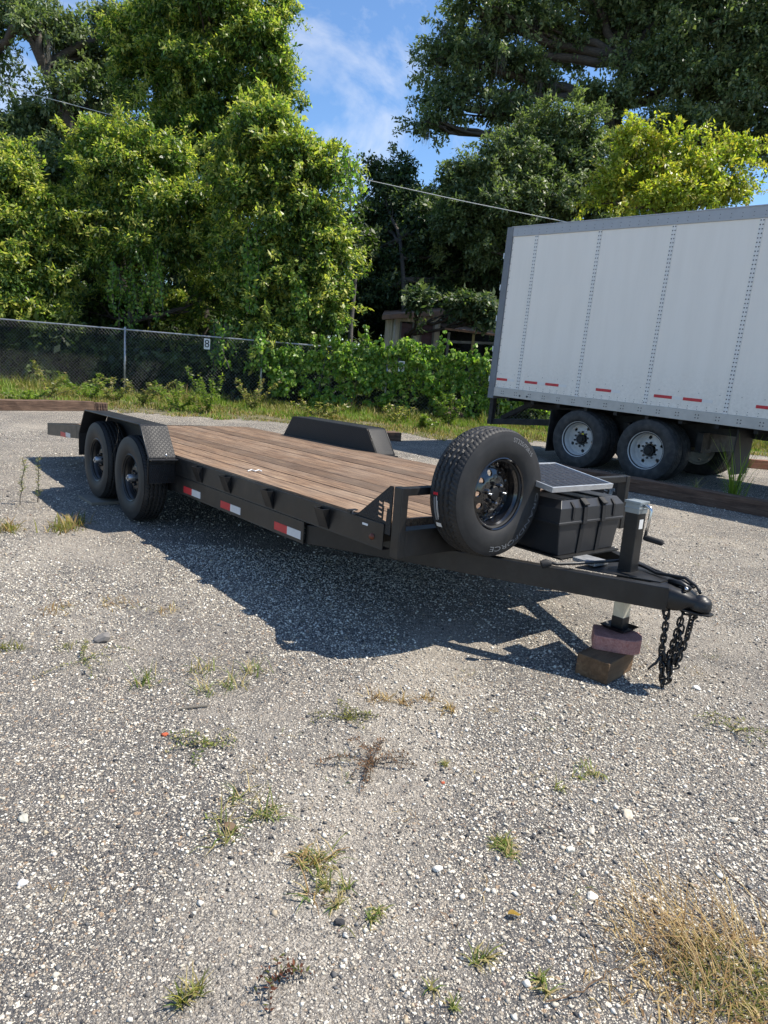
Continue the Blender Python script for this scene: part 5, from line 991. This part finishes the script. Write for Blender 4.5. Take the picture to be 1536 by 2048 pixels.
# single stones and litter
def stone(px, py, r, col, label, key=None, flatn=.55, name='stone'):
    g0 = gnd(px, py); k = key or 'stone_%d' % int(col[0]*1000)
    if k not in M: paint(k, col, .9, .15, .05, scale=60)
    bm = bmesh.new(); bmesh.ops.create_icosphere(bm, subdivisions=2, radius=r)
    for v in bm.verts: v.co *= 1+.18*math.sin(v.co.x/r*3.1+px)+.15*math.sin(v.co.y/r*4.3+py); v.co.z *= flatn
    me = bpy.data.meshes.new(name); bm.to_mesh(me); bm.free(); me.materials.append(M[k]); o = link(name, me, None, (g0[0], g0[1], r*flatn*.55)); o.rotation_euler = (rng.normal(0, .2), rng.normal(0, .2), rng.uniform(0, 6)); tag(o, label, 'stone', 'single stones on the lot')
for px, py, r, c_, lab in ((45, 1768, .014, (.72, .70, .66), 'white angular stone at the lower left edge'), (1463, 1642, .016, (.62, .55, .44), 'cream flat stone right of centre near the right edge'), (1255, 1632, .019, (.58, .50, .38), 'broken cream stone in the lower right gravel'), (1185, 1796, .015, (.7, .66, .58), 'pale flat stone left of the dry grass heap'), (1182, 1664, .014, (.5, .46, .38), 'tan stone between the broken cream one and the tuft'),
        (1392, 1378, .022, (.72, .70, .66), 'white scrap stone right of the hanging chains'), (475, 1582, .011, (.02, .02, .022), 'small black stone above the grass patch at lower left'), (680, 1847, .014, (.03, .03, .033), 'black stone below the yellow-hearted patch'), (48, 1640, .016, (.45, .43, .36), 'grey-cream pebble at the left edge'), (205, 1280, .042, (.19, .175, .16), 'flat grey-brown stone left of the straw tuft'), (875, 1740, .015, (.7, .67, .6), 'white pebble at lower centre right'), (1140, 1700, .014, (.6, .57, .48), 'pale pebble right of the tangled tuft')):
    stone(px, py, r, c_, lab)
stone(329, 1470, .014, (.40, .085, .035), 'orange-red chip left of the spiky weed', 'chip_red', .4, 'brick_chip'); stone(886, 1566, .009, (.40, .10, .04), 'orange-red chip right of the dead brown weed', 'chip_red', .4, 'brick_chip')
def dead_leaf(px, py, L, col, label, rz):
    g0 = gnd(px, py); V = []
    for t in np.linspace(0, 1, 8):
        w_ = L*.28*math.sin(math.pi*min(1, t*1.02+.02)); V += [(L*(t-.5), -w_, .006+.006*math.sin(t*5)), (L*(t-.5), 0, .003+.004*math.sin(t*5)), (L*(t-.5), w_, .007+.005*math.sin(t*4+1))]
    F = [(3*i+j, 3*i+3+j, 3*i+4+j, 3*i+1+j) for i in range(7) for j in range(2)]; o = link('dead_leaf', fastmesh('dead_leaf', V, F, M['blade'], np.tile(col, (len(V), 1))), None, (g0[0], g0[1], .008), (0, 0, rz)); tag(o, label, 'leaf', 'dead leaves on the lot')
dead_leaf(1028, 1835, .04, (.30, .19, .03), 'yellow-brown fallen leaf at lower centre right', .2); dead_leaf(462, 1662, .06, (.22, .15, .10), 'grey-brown dead leaf at the green grass patch', -.5)
g0 = gnd(385, 1418); o = MB().tube([(-.05, -.02, .006), (0, 0, .010), (.06, .025, .008)], [.004, .005, .004], 6).build('stick', M['grey_wood'], None, loc=(g0[0], g0[1], 0)); tag(o, 'short pale stick lying below the straw grass tuft', 'stick')
dk = TW(1.83, .85, .602); o = MB().tube([(-.05, 0, .004), (-.02, .012, .012), (.0, -.008, .006), (.03, .01, .012), (.05, -.005, .005)], .005, 5).build('paper_scrap', M['label_white'], None, loc=dk, rot=(0, 0, .4)); tag(o, 'white scrap of shavings lying on the wooden deck', 'scrap')
